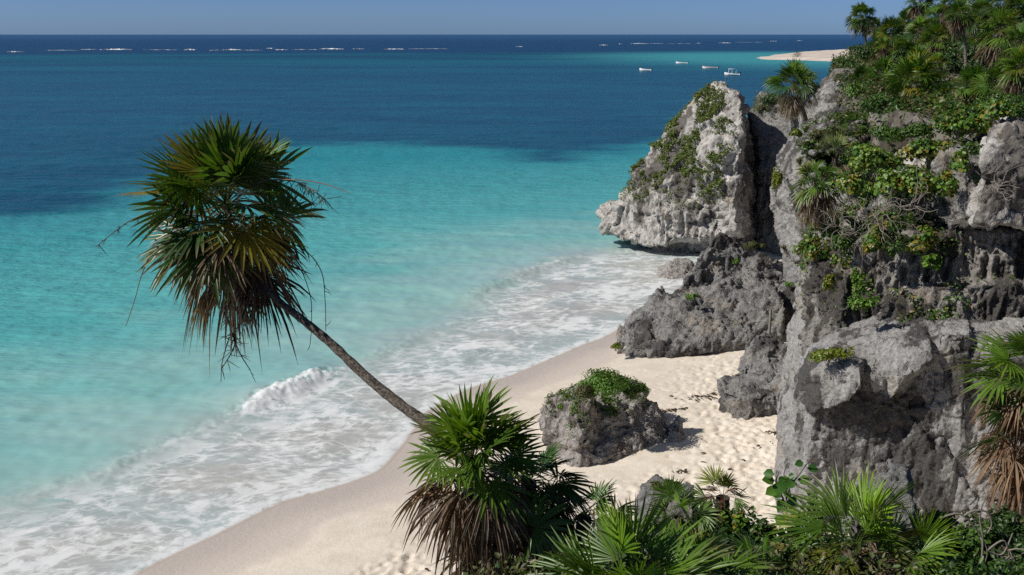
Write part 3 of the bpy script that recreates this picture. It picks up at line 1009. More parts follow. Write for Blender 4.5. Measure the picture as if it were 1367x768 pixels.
    o, V, N = rock('cliff', [
        H([(1245, 215, 27.6), (1310, 195, 26.4), (1470, 190, 25.0), (1470, 290, 24.6), (1380, 298, 24.8), (1290, 300, 26.0), (1250, 300, 27.0)], back=9),
        H([(1300, 240, 25.9), (1470, 225, 24.4), (1470, 282, 24.2), (1330, 288, 25.2)], back=3),
    ], 0.055, M_ROCK_UPPER, 105, 0.9, 0.6, 0.03, 3, 0.9, 1.0, None, 1.0)
    tag(o, 'overhanging layered upper band of the cliff', 'cliff', kind='structure')
    SURF['up'] = (V, N)
    o, V, N = rock('cliff', [
        H([(1085, 238, 33), (1092, 330, 31.6), (1180, 215, 31), (1255, 225, 28.6), (1262, 320, 27.8), (1130, 350, 29.6), (1100, 440, 29)], foot=0, back=9),
        H([(1066, 192, 34.6), (1098, 163, 36.4), (1162, 152, 37.5), (1172, 164, 35.6), (1150, 186, 33.8), (1112, 202, 32.8), (1080, 206, 33.4)], foot=None, back=1.0),
        H([(1070, 185, 36), (1100, 158, 38), (1170, 150, 39), (1200, 240, 36), (1080, 250, 36)], foot=6, back=6),
    ], 0.06, M_ROCK_CLIFF, 107, 0.9, 0.5, 0.05, 3, 0.9, 1.0, None, 0.9)
    tag(o, 'broken ledges of the cliff below the bushes', 'cliff', kind='structure')
    SURF['slope'] = (V, N)
    o, V, N = rock('cliff', [
        H([(1064, 196, 35.2), (1044, 224, 35.8), (1034, 262, 36.2), (1040, 278, 36), (1062, 290, 35), (1090, 290, 33.6), (1092, 232, 33), (1080, 198, 34.2)], foot=None, back=7),
        H([(1028, 282, 36.6), (1050, 275, 35.6), (1082, 290, 33.8), (1080, 345, 33.6), (1052, 350, 35), (1042, 335, 35.8)], back=6),
        H([(1072, 335, 36.5), (1092, 330, 34.5), (1110, 445, 33), (1098, 450, 34), (1088, 390, 35.5)], foot=0, back=7),
    ], 0.06, M_ROCK_CLIFF, 109, 0.8, 0.0, 0.10, 3, 0.9, 1.0, None, 0.7)
    tag(o, 'seaward buttress of the cliff beside the dark gap', 'cliff', kind='structure')
    SURF['pillar'] = (V, N)


# ------------------------------------------------------------------ vegetation builders
GREENS = [(0.045, 0.105, 0.014), (0.062, 0.135, 0.016), (0.090, 0.17, 0.022), (0.030, 0.074, 0.016)]
YELLOWS = [(0.16, 0.19, 0.025), (0.24, 0.22, 0.035)]
BROWNS = [(0.18, 0.13, 0.09), (0.26, 0.205, 0.15), (0.11, 0.08, 0.058), (0.31, 0.26, 0.20), (0.15, 0.095, 0.06)]


def unit(v):
    v = np.asarray(v, float)
    return v / (np.linalg.norm(v) + 1e-9)


def frond(q, base, d, pet, blade, col, r, nseg=30, spread=125, droop=0.25, cup=0.25, fold=0.3, tipcol=None, dead=0.0, wide=1.0, petcol=(0.10, 0.13, 0.03), prad=0.008, sag=0.12):
    """a fan leaf: stalk and a palmate blade of folded segments"""
    d = unit(d)
    base = np.asarray(base, float)
    t = np.linspace(0, 1, 5)[:, None]
    pts = base + d * pet * t + np.array([0, 0, -1.0]) * sag * pet * t ** 2
    q.tube(pts, np.linspace(prad, prad * 0.6, 5), petcol, 4)
    hub = pts[-1]
    a = unit(pts[-1] - pts[-2])
    side = np.cross(a, [0, 0, 1.0])
    if np.linalg.norm(side) < 0.15:
        side = np.array([math.cos(r.uniform(0, 6)), math.sin(r.uniform(0, 6)), 0])
    side = unit(side)
    roll = r.normal() * 0.55
    nrm = unit(np.cross(side, a))
    side, nrm = side * math.cos(roll) + nrm * math.sin(roll), nrm * math.cos(roll) - side * math.sin(roll)
    th = np.radians(np.linspace(-spread, spread, nseg)) + r.normal(size=nseg) * 0.03
    L = blade * (0.70 + 0.30 * np.cos(th / 2) ** 2) * (1 + r.normal(size=nseg) * 0.07)
    if dead:
        th = th * (1 - 0.55 * dead) + r.normal(size=nseg) * 0.10 * dead
        L = L * (1 + r.normal(size=nseg) * 0.12)
    dirs = np.cos(th)[:, None] * a + np.sin(th)[:, None] * side
    nn = nrm[None] * np.ones((nseg, 1))
    rows = np.array([0.03, 0.22, 0.45, 0.68, 0.86, 1.0])
    dth = math.radians(2 * spread / (nseg - 1)) * (1 - 0.55 * dead)
    wfull = 2 * math.tan(dth / 2)
    wid = np.array([0.03, 0.22, 0.44, 0.42, 0.24, 0.015]) * wfull * 0.98 * wide
    wl = np.maximum(wid[None] * L[:, None] * (0.85 if dead else 1.0), 0.0015)
    cc = cup * (np.cos(th) * 0.2 + 0.8)
    bend = (rows ** 1.0)[None, :, None]
    mid = hub + dirs[:, None] * (rows[None, :, None] * L[:, None, None])
    mid = mid + nn[:, None] * (cc[:, None, None] * bend * L[:, None, None] * 0.45)
    dr = droop * (1 + r.normal(size=nseg) * 0.45)
    mid[:, :, 2] -= np.abs(dr)[:, None] * L[:, None] * rows[None] ** 2.4
    if dead:
        mid += r.normal(size=(nseg, 1, 3)) * 0.05 * blade * dead * rows[None, :, None]
    tang = np.gradient(mid, axis=1)
    sd = np.cross(tang, nn[:, None])
    sd /= np.linalg.norm(sd, axis=2)[..., None] + 1e-9
    up = np.cross(sd, tang)
    up /= np.linalg.norm(up, axis=2)[..., None] + 1e-9
    lf = mid - sd * wl[..., None] * 0.5 + up * wl[..., None] * fold
    rt = mid + sd * wl[..., None] * 0.5 + up * wl[..., None] * fold
    V = np.stack([lf, mid, rt], 2).reshape(-1, 3)
    nr = len(rows)
    keep = np.arange(nseg)
    if r.random() < 0.35:
        g0 = int(r.integers(0, nseg - 3))
        keep = np.concatenate([keep[:g0], keep[g0 + int(r.integers(2, 7)):]])
    s = keep[:, None, None] * nr * 3
    k = np.arange(nr - 1)[None, :, None] * 3
    e = np.arange(2)[None, None]
    b0 = s + k + e
    F = np.stack([b0, b0 + 1, b0 + 4, b0 + 3], 3).reshape(-1, 4)
    col = np.asarray(col, float)
    tip = np.asarray(tipcol if tipcol is not None else col, float)
    segv = (1 + r.normal(size=nseg) * 0.13)[:, None, None]
    w = np.clip((rows - 0.62) / 0.38, 0, 1)[None, :, None] * (r.random(nseg)[:, None, None] < 0.75)
    C = (col * (1 - w) + tip * w) * segv * np.ones((nseg, nr, 1))
    C = np.repeat(C[:, :, None], 3, 2).reshape(-1, 3)
    q.add(V, F, np.clip(C, 0.004, 1))


def pick(r, l, v=0.15):
    c = np.array(l[int(r.integers(len(l)))])
    return c * (1 + r.normal() * v)


def crown_dirs(r, n, e0, e1):
    out = []
    for i in range(n):
        t = (i + 0.5) / n
        el = math.radians(e0 + (e1 - e0) * t + r.normal() * 10)
        az = i * 2.39996 + r.normal() * 0.25
        out.append((np.array([math.cos(el) * math.cos(az), math.cos(el) * math.sin(az), math.sin(el)]), t))
    return out


def fan_palm(name, base, trunk_pts, trunk_rad, R, seed, n_green=30, n_dead=14, e_hi=85, e_lo=-28, nseg=28, green=GREENS, stalks=2, skirt=1.0, axis=None, yellow=0.08, dead_e=(-25, -80), spread=125, droop=0.28, ptr=0.5, deadcol=BROWNS, origin=None):
    """palm of fan leaves; trunk_pts in world coordinates, the last one carries the crown"""
    r = np.random.default_rng(seed)
    base = np.asarray(base, float)
    root = empty(name, base)
    tp = np.asarray([np.asarray(p, float) - base for p in trunk_pts])
    top = tp[-1]
    if len(tp) > 1:
        q = Q()
        # resample smooth
        n = max(12, len(tp) * 6)
        tt = np.linspace(0, len(tp) - 1, n)
        sp = smooth3(tp, n)
        rad = np.interp(tt, np.linspace(0, len(tp) - 1, len(trunk_rad)), trunk_rad)
        rad = rad * (1 + 0.06 * np.sin(np.arange(n) * 2.4) + r.normal(size=n) * 0.03)
        q.tube(sp, rad, np.ones(3), 10)
        q.out('trunk', M_BARK, root, smooth=True)
    rot = np.eye(3)
    if axis is not None:
        z = unit(axis)
        x = unit(np.cross([0, 1, 0.2], z))
        rot = np.stack([x, np.cross(z, x), z], 1)
    q = Q()
    for d, t in crown_dirs(r, n_green, e_hi, e_lo):
        d = rot @ d
        yl = r.random() < yellow * (0.4 + t)
        c = pick(r, YELLOWS if yl else green)
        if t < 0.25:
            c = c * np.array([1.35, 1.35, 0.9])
        tip = pick(r, BROWNS) * 0.9 if r.random() < 0.25 + 0.5 * t else c * np.array([1.5, 1.25, 1.0])
        frond(q, top + d * 0.03, d, R * ptr * r.uniform(0.6, 1.28), R * 0.58 * r.uniform(0.75, 1.15), c, r, nseg, spread * r.uniform(0.8, 1.0), droop * (0.4 + 1.0 * t) * r.uniform(.7, 1.3), 0.22, 0.26, tip, 0, 1.0, (0.09, 0.12, 0.03), 0.0075 * R, 0.15 + 0.15 * t)
    q.out('crown', M_FROND, root)
    if n_dead:
        q = Q()
        for d, t in crown_dirs(r, n_dead, dead_e[0], dead_e[1]):
            frond(q, top + np.array([0, 0, -0.05 * R]), d, R * ptr * 0.85 * r.uniform(0.7, 1.15) * skirt, R * 0.55 * r.uniform(0.8, 1.1) * skirt, pick(r, deadcol), r, max(14, nseg - 6), 108, 0.28 + 0.35 * r.random(), 0.1, 0.5, pick(r, deadcol), 0.75, 1.0, pick(r, deadcol), 0.007 * R, 0.35)
        q.out('dead_fronds', M_DEAD, root)
    if stalks:
        q = Q()
        for k in range(stalks):
            az = r.uniform(0, 6.28)
            d = np.array([math.cos(az), math.sin(az), 0.5 + r.random() * .4])
            L = R * r.uniform(0.6, 0.95)
            t = np.linspace(0, 1, 7)[:, None]
            pts = top + unit(d) * L * t + np.array([0, 0, -0.75 * L]) * t ** 2
            q.tube(pts, np.linspace(.008, .004, 7) * R, (0.30, 0.22, 0.06), 4)
            for j in range(14):
                b = pts[2 + j % 5]
                e = b + r.normal(size=3) * 0.09 * R + np.array([0, 0, -0.10 * R])
                q.tube(np.array([b, (b + e) / 2 + r.normal(size=3) * .015, e]), np.array([.004, .006, .003]) * R, (0.33, 0.21, 0.045), 3)
        q.out('flower_stalk', M_DEAD, root)
    return root


def smooth3(p, n):
    p = np.asarray(p, float)
    m = len(p)
    out = []
    for u in np.linspace(0, m - 1, n):
        i = min(int(u), m - 2)
        t = u - i
        p0, p1, p2, p3 = p[max(i - 1, 0)], p[i], p[i + 1], p[min(i + 2, m - 1)]
        out.append(0.5 * (2 * p1 + (p2 - p0) * t + (2 * p0 - 5 * p1 + 4 * p2 - p3) * t * t + (3 * p1 - p0 - 3 * p2 + p3) * t ** 3))
    return np.array(out)


def leaves(q, c, d, n, size, wr, col):
    """folded oval leaves: centres c, directions d, normals n"""
    c, d, n = (np.asarray(a, float) for a in (c, d, n))
    d = d / (np.linalg.norm(d, axis=1)[:, None] + 1e-9)
    s = np.cross(d, n)
    s /= np.linalg.norm(s, axis=1)[:, None] + 1e-9
    u = np.cross(s, d)
    L = np.asarray(size)[:, None]
    w = L * wr
    b = c - d * L * 0.5
    tip = c + d * L * 0.5 - u * L * 0.12
    l1, l2 = c - d * L * 0.2 - s * w * 0.5 + u * w * 0.18, c + d * L * 0.18 - s * w * 0.45 + u * w * 0.12
    r1, r2 = c - d * L * 0.2 + s * w * 0.5 + u * w * 0.18, c + d * L * 0.18 + s * w * 0.45 + u * w * 0.12
    V = np.stack([b, l1, l2, tip, r2, r1], 1).reshape(-1, 3)
    i = np.arange(len(c))[:, None] * 6
    F = np.concatenate([i + np.array([[0, 3, 2, 1]]), i + np.array([[0, 5, 4, 3]])], 0)
    q.add(V, F, np.repeat(np.asarray(col), 6, 0))


def rnd_unit(r, n):
    v = r.normal(size=(n, 3))
    return v / np.linalg.norm(v, axis=1)[:, None]


def twig(q, r, start, d, L, rad, col, n=7, wander=0.35, forks=0):
    p = [np.asarray(start, float)]
    d = unit(d)
    for k in range(n):
        d = unit(d + r.normal(size=3) * wander)
        p.append(p[-1] + d * L / n)
    p = np.array(p)
    q.tube(p, np.linspace(rad, rad * 0.35, n + 1), col, 5)
    for f in range(forks):
        i = int(r.integers(n // 3, n))
        twig(q, r, p[i], d + r.normal(size=3) * 0.8, L * 0.45, rad * 0.55, col, 5, wander, 0)
    return p


KIND = {  # leaf length, width ratio, colours
    'sea_grape': (0.108, 0.90, [(0.085, 0.185, 0.026), (0.12, 0.23, 0.03), (0.055, 0.125, 0.024), (0.15, 0.235, 0.035), (0.24, 0.21, 0.035)]),
    'bush': (0.08, 0.5, [(0.065, 0.135, 0.022), (0.09, 0.17, 0.026), (0.042, 0.095, 0.018)]),
    'yellow': (0.075, 0.55, [(0.18, 0.22, 0.022), (0.13, 0.19, 0.02), (0.22, 0.24, 0.03)]),
    'bright': (0.08, 0.6, [(0.10, 0.21, 0.022), (0.13, 0.235, 0.026), (0.07, 0.16, 0.02)]),
    'olive': (0.07, 0.4, [(0.095, 0.11, 0.032), (0.07, 0.095, 0.028), (0.12, 0.12, 0.045)]),
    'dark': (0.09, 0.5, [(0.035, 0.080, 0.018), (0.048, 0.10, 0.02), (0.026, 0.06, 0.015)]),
}


def shrub(base, rx, ry, rz, kind, seed, label, cat='shrub', n=None, group=None, lean=(0, 0, 0), scale=1.0, name='shrub', lumps=None, stems=True, hang=0.0):
    """rounded mass of separate leaf clumps on branching stems"""
    r = np.random.default_rng(seed)
    base = np.asarray(base, float)
    size, wr, cols = KIND[kind]
    size = size * scale
    vol = rx * ry + rx * rz + ry * rz
    n = n or int(min(7000, max(260, 1.7 * vol * 4 / (size * size * wr))))
    root = empty(name, base)
    nl = lumps or int(7 + 5 * min(4, vol))
    cen = rnd_unit(r, nl) * (r.random(nl) ** 0.5)[:, None] * 0.72
    cen[:, 2] = np.abs(cen[:, 2]) * 0.9 if hang <= 0 else cen[:, 2]
    cr = r.uniform(0.24, 0.5, nl)
    k = r.integers(0, nl, n)
    off = rnd_unit(r, n)
    rad = cr[k] * (0.45 + 0.6 * r.random(n))
    p = cen[k] + off * rad[:, None]
    S = np.array([rx, ry, rz])
    pts = p * S + np.array([0, 0, rz * (0.35 if hang <= 0 else -hang)]) + np.asarray(lean) * p[:, 2:3]
    if hang <= 0:
        pts[:, 2] = np.maximum(pts[:, 2], 0.02 - 0.2 * r.random(n))
    out = off * 0.8 + p * 0.4 + rnd_unit(r, n) * 0.5 + np.array([0, 0, 0.45])
    nrm = out / np.linalg.norm(out, axis=1)[:, None]
    d = np.cross(nrm, rnd_unit(r, n)) + np.array([0, 0, -0.15])
    cid = r.integers(0, len(cols), n)
    clump = r.integers(0, len(cols), nl)
    cid = np.where(r.random(n) < 0.55, clump[k], cid)
    col = np.asarray(cols)[cid] * (1 + r.normal(size=(n, 1)) * 0.18)
    dry = r.random(n) < 0.03
    col[dry] = np.array(BROWNS)[r.integers(0, len(BROWNS), dry.sum())]
    q = Q()
    leaves(q, pts, d, nrm, size * r.uniform(0.65, 1.25, n), wr, np.clip(col, .004, 1))
    q.out('foliage', M_LEAF, root)
    if stems:
        q = Q()
        st = max(0.008, 0.02 * min(rx, rz))
        for i in range(min(nl, 9)):
            e = cen[i] * S + np.array([0, 0, rz * (0.35 if hang <= 0 else -hang)])
            m = e * 0.5 + r.normal(size=3) * 0.12 * min(rx, rz)
            q.tube(smooth3(np.array([[r.normal() * .03, r.normal() * .03, -0.15], m, e]), 7), np.linspace(st, st * .4, 7), (0.9, 0.9, 0.9), 5)
        q.out('stem', M_TWIG, root)
    tag(root, label, cat, group)
    return root


def tuft(base, L, n, seed, label, cols, cat='plant', name='spiky_plant', spread=0.8, w=0.02, axis=(0, 0, 1)):
    """tuft of stiff narrow blades"""
    r = np.random.default_rng(seed)
    root = empty(name, base)
    q = Q()
    for i in range(n):
        d = unit(np.asarray(axis, float) + r.normal(size=3) * spread * 0.6)
        l = L * r.uniform(0.6, 1.1)
        t = np.linspace(0, 1, 5)[:, None]
        p = d * l * t + np.array([0, 0, -0.35 * l]) * t ** 2.5 * r.uniform(0, 1.2)
        s = unit(np.cross(d, rnd_unit(r, 1)[0]))
        ww = np.array([0.6, 1.0, 0.85, 0.5, 0.05])[:, None] * w
        V = np.stack([p - s * ww, p + s * ww], 1).reshape(-1, 3)
        F = np.array([[2 * a, 2 * a + 1, 2 * a + 3, 2 * a + 2] for a in range(4)])
        c = pick(r, cols)
        q.add(V, F, c)
    q.out('foliage', M_FROND, root)
    tag(root, label, cat)
    return root


# ------------------------------------------------------------------ the leaning palm
def leaning_palm():
    wp = [(640, 660, 10.6), (612, 608, 10.9), (570, 566, 11.3), (538, 543, 11.55), (490, 504, 11.9), (440, 457, 12.25), (400, 424, 12.5), (366, 397, 12.7), (335, 360, 12.85), (312, 315, 12.95), (302, 272, 13.0)]
    pts = [P(*w) for w in wp]
    b = Vector((pts[0].x + 0.25, pts[0].y - 0.1, lz(pts[0].x + .25, pts[0].y) - 0.1))
    pts = [b] + pts
    r = np.random.default_rng(77)
    root = fan_palm('fan_palm', b, pts, [0.085, 0.080, 0.074, 0.070, 0.064, 0.060, 0.054, 0.049, 0.046, 0.045, 0.045, 0.045], 1.24, 301, 42, 0, 86, -28, 26, stalks=0, axis=(-0.08, -0.12, 1), yellow=0.10, ptr=0.50, droop=0.13)
    top = np.asarray(pts[-1]) - np.asarray(b)
    q = Q()
    for d, t in crown_dirs(r, 46, -10, -76):
        dark = d[0] > 0.15  # right side away from the sun: shade put into the frond browns
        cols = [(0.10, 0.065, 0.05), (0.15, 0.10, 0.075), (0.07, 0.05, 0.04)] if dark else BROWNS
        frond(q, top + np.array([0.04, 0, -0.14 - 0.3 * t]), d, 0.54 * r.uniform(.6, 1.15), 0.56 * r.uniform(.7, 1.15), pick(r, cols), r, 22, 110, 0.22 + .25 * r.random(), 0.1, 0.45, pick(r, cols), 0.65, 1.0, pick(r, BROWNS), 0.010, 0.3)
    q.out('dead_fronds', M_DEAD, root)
    # bare and flowering stalks
    def line(l, r0, r1, c, Y0, Y1, br=0, brl=0.1, brc=(0.33, 0.21, 0.045)):
        n = len(l)
        p = np.array([np.asarray(P(a, c_, Y0 + (Y1 - Y0) * i / (n - 1))) - np.asarray(b) for i, (a, c_) in enumerate(l)])
        p = smooth3(p, n * 4)
        s.tube(p, np.linspace(r0, r1, len(p)) * 1.35, c, 5)
        for j in range(br):
            i = int(r.integers(len(p) // 3, len(p)))
            e = p[i] + r.normal(size=3) * brl * 0.6 + np.array([0, 0, -brl * r.uniform(0.2, 1.1)])
            s.tube(np.array([p[i], (p[i] + e) / 2 + r.normal(size=3) * .012, e]), [.004, .005, .002], brc, 3)
    tan = (0.30, 0.215, 0.15)
    for spec in [([(310, 270), (345, 244), (385, 240), (430, 245), (467, 258)], 0.009, 0.003, tan, 12.9, 12.4, 0, .1),
                 ([(310, 270), (350, 243), (390, 242), (415, 252), (434, 266)], 0.009, 0.003, tan, 12.9, 12.5, 60, .16, (0.13, 0.10, 0.03)),
                 ([(300, 275), (240, 270), (180, 292), (155, 308), (128, 330)], 0.008, 0.003, (0.18, 0.12, .09), 12.9, 12.3, 14, .08, (0.10, 0.07, .05)),
                 ([(300, 290), (220, 310), (192, 360), (180, 400), (168, 436)], 0.006, 0.003, (0.20, 0.14, .10), 12.9, 12.4, 0, .1),
                 ([(330, 300), (400, 330), (428, 360), (434, 400), (435, 442)], 0.006, 0.003, (0.08, 0.055, .04), 12.9, 12.5, 8, .07, (0.07, 0.05, .04)),
                 ([(330, 310), (390, 345), (413, 390), (416, 430), (414, 460)], 0.005, 0.003, (0.08, 0.055, .04), 12.9, 12.6, 4, .07, (0.07, 0.05, .04)),
                 ([(300, 280), (270, 262), (240, 262), (215, 275), (200, 292)], 0.010, 0.005, (0.28, .2, .05), 12.9, 12.35, 70, .13),
                 ([(305, 285), (300, 300), (293, 320), (292, 345), (295, 372)], 0.012, 0.006, (0.30, .2, .05), 12.9, 12.35, 75, .10),
                 ([(315, 285), (345, 300), (362, 320), (372, 345), (380, 372)], 0.010, 0.005, (0.28, .2, .05), 12.9, 12.4, 60, .11),
                 ([(300, 380), (300, 410), (308, 440), (313, 462), (296, 492)], 0.012, 0.004, (0.09, 0.06, .045), 12.9, 12.8, 30, .15, (0.09, 0.06, .045)),
                 ([(300, 390), (312, 430), (314, 455), (322, 475), (334, 494)], 0.010, 0.004, (0.09, 0.06, .045), 12.9, 12.8, 14, .14, (0.09, 0.06, .045)),
                 ([(306, 450), (300, 470), (296, 488), (295, 510)], 0.006, 0.003, (0.09, 0.06, .045), 12.8, 12.8, 0, .1),
                 ([(340, 420), (330, 425), (318, 436), (308, 452)], 0.006, 0.004, (0.09, 0.06, .045), 12.8, 12.8, 4, .1, (0.09, 0.06, .045))]:
        s = Q()
        line(*spec)
        s.out('flower_stalk', M_DEAD, root)
    tag(root, 'tall leaning fan palm with a brown skirt of dead leaves hanging over the surf', 'palm')


# ------------------------------------------------------------------ palms close to the camera
def near_palms():
    def pal(px, py, Y, Rpx, lab, seed, **kw):
        c = P(px, py, Y)
        g = lz(c.x, c.y)
        b = Vector((c.x, c.y, min(g, c.z - 0.05) - 0.05))
        R = PX(Rpx, Y)
        o = fan_palm('fan_palm', b, [b, (b + c) / 2 + Vector((rnd.uniform(-.03, .03), 0, 0)), c], kw.pop('rad', [0.09, 0.08, 0.07]), R, seed, **kw)
        tag(o, lab, 'palm')
        return o
    bright = [(0.105, 0.20, 0.022), (0.13, 0.235, 0.026), (0.08, 0.165, 0.02)]
    pal(630, 616, 8.6, 120, 'fan palm at the foot of the leaning trunk with grey dead leaves below', 401, n_green=26, n_dead=40, e_hi=82, e_lo=12, nseg=22, skirt=1.05, droop=0.12, dead_e=(8, -78), green=bright[:2] + GREENS[1:3], ptr=0.42, stalks=1, yellow=0.15,
        deadcol=[(0.23, 0.18, 0.14), (0.35, 0.30, 0.25), (0.14, 0.10, 0.08), (0.10, 0.07, 0.05), (0.20, 0.12, 0.07)], axis=(0.12, -0.1, 1))
    pal(706, 642, 9.2, 90, 'shaded dark fan palm crowding the right side of the sunlit one', 402, n_green=18, n_dead=34, e_hi=55, e_lo=-10, nseg=22, skirt=1.15, droop=0.15, dead_e=(0, -80), green=[GREENS[3], GREENS[0]], ptr=0.45, stalks=2, deadcol=[(0.10, 0.075, 0.055), (0.16, 0.12, 0.09), (0.06, 0.045, .035)])
    pal(668, 728, 8.4, 100, 'low palm stump hung with shaggy brown dead leaves', 403, n_green=2, n_dead=34, e_hi=30, e_lo=-10, nseg=20, skirt=1.2, stalks=1, dead_e=(-5, -85), deadcol=[(0.22, 0.15, 0.10), (0.30, 0.24, 0.18), (0.10, 0.06, 0.04), (0.16, 0.07, 0.035)])
    pal(780, 690, 9.6, 80, 'small dark fan palm between the shaded palm and the grey rock', 404, n_green=16, n_dead=8, e_hi=60, e_lo=-20, nseg=22, green=[GREENS[3], GREENS[0]], stalks=1)
    pal(838, 800, 7.2, 165, 'bright green fan palm rising in long blades at the bottom edge', 405, n_green=20, n_dead=4, e_hi=82, e_lo=22, nseg=24, green=bright, ptr=0.42, stalks=0, spread=75, droop=0.16, yellow=0.02)
    pal(908, 800, 7.6, 140, 'second bright green fan palm at the bottom edge under the sea grape', 406, n_green=13, n_dead=3, e_hi=75, e_lo=15, nseg=24, green=bright, stalks=0, spread=85, droop=0.2)
    pal(1140, 732, 8.6, 132, 'bright low fan palm with upright leaves in front of the cliff wall', 407, n_green=15, n_dead=22, e_hi=82, e_lo=8, nseg=26, green=bright, ptr=0.36, stalks=0, spread=78, droop=0.14, dead_e=(12, -50), skirt=0.95, deadcol=[(0.24, 0.20, 0.15), (0.32, 0.27, 0.21), (0.17, 0.13, 0.09)])
    pal(965, 664, 10.2, 46, 'small spiky fan palm with reddish tips above the sea grape', 408, n_green=10, n_dead=10, e_hi=75, e_lo=0, nseg=18, green=[(0.12, 0.15, .02), GREENS[1]], stalks=0, spread=80, droop=.1, yellow=.3, dead_e=(60, -10), deadcol=[(0.20, 0.10, 0.06), (0.16, 0.10, .08), (0.12, .06, .05)])


def more_near_palms():
    def pal(px, py, Y, Rpx, lab, seed, **kw):
        c = P(px, py, Y)
        b = Vector((c.x, c.y, min(lz(c.x, c.y), c.z - 0.05) - 0.05))
        tag(fan_palm('fan_palm', b, [b, (b + c) / 2, c], [0.08, 0.07, 0.06], PX(Rpx, Y), seed, **kw), lab, 'palm')
    bright = [(0.13, 0.23, 0.024), (0.10, 0.19, 0.02), (0.16, 0.235, .032)]
    pal(1205, 742, 8.4, 92, 'low fan palm with leaves fanned to the right in front of the scrub', 411, n_green=9, n_dead=10, e_hi=60, e_lo=5, nseg=24, green=bright, stalks=0, spread=75, droop=.15, axis=(0.5, -0.1, 1), dead_e=(10, -60))
    pal(1075, 735, 8.8, 66, 'straggly low fan palm with dry leaves at the foot of the sapling', 412, n_green=8, n_dead=16, e_hi=70, e_lo=5, nseg=20, green=bright + YELLOWS, stalks=0, spread=75, droop=.2, dead_e=(25, -60), deadcol=[(0.24, 0.20, 0.15), (0.32, 0.27, 0.21), (0.17, 0.13, 0.09)])
    pal(1010, 768, 8.2, 70, 'dark little fan palm at the bottom edge beneath the sea grape', 413, n_green=12, n_dead=6, e_hi=75, e_lo=0, nseg=20, green=[GREENS[0], GREENS[1]], stalks=0, spread=95)
    pal(905, 690, 9.8, 60, 'fan palm with drooping tips in front of the rough grey rock', 414, n_green=12, n_dead=8, e_hi=70, e_lo=0, nseg=20, green=GREENS[:3], stalks=0, spread=90)


def cliff_palms():
    def pal(px, py, Y, Rpx, lab, seed, root, **kw):
        c = P(px, py, Y)
        b = P(*root)
        R = PX(Rpx, Y)
        o = fan_palm('fan_palm', b, [b, (b + c) / 2 + Vector((0.05, -.1, -.1)), c], [0.10, 0.09, 0.08], R, seed, **kw)
        tag(o, lab, 'palm')
    red = [(0.19, 0.115, 0.07), (0.25, 0.175, 0.115), (0.11, 0.07, 0.045), (0.17, 0.09, 0.055)]
    pal(1378, 498, 19.5, 92, 'fan palm with brown lower leaves hanging against the cliff at the right edge', 421, (1410, 560, 22.4), n_green=20, n_dead=26, e_hi=80, e_lo=0, nseg=24, stalks=3, green=GREENS, axis=(-0.35, -0.3, 1), deadcol=red, dead_e=(-10, -70))
    pal(1374, 575, 19.2, 84, 'rust brown dead palm head drooping down the cliff at the right edge', 422, (1412, 600, 22.2), n_green=5, n_dead=32, e_hi=50, e_lo=0, nseg=24, stalks=2, axis=(-0.3, -0.3, 1), deadcol=red, dead_e=(10, -85), skirt=1.15)
    pal(1090, 242, 29.2, 36, 'ragged small palm with dead skirt clinging to the cliff ledge', 423, (1104, 268, 30.6), n_green=14, n_dead=28, e_hi=70, e_lo=-5, nseg=20, stalks=0, axis=(-0.4, -0.3, 1), dead_e=(0, -80), skirt=1.2)
    pal(1114, 208, 29.8, 32, 'pale upright fan palm on the ledge above the ragged one', 424, (1114, 240, 31.0), n_green=12, n_dead=4, e_hi=85, e_lo=35, nseg=18, stalks=0, spread=60, green=[(0.10, 0.15, 0.06), (0.13, 0.17, 0.08)])
    pal(1140, 168, 35.0, 20, 'small spiky palm on the flat ledge slab', 425, (1140, 182, 35.0), n_green=14, n_dead=5, e_hi=80, e_lo=5, nseg=16, stalks=0, spread=70)
    pal(1060, 112, 47.5, 36, 'palm with pale dead skirt on the ledge behind the sea rock', 426, (1078, 168, 48.5), n_green=30, n_dead=20, e_hi=85, e_lo=-10, nseg=22, stalks=0, axis=(0.05, 0, 1), deadcol=[(0.30, 0.24, 0.18), (0.22, 0.16, 0.12), (0.34, 0.26, 0.2)])


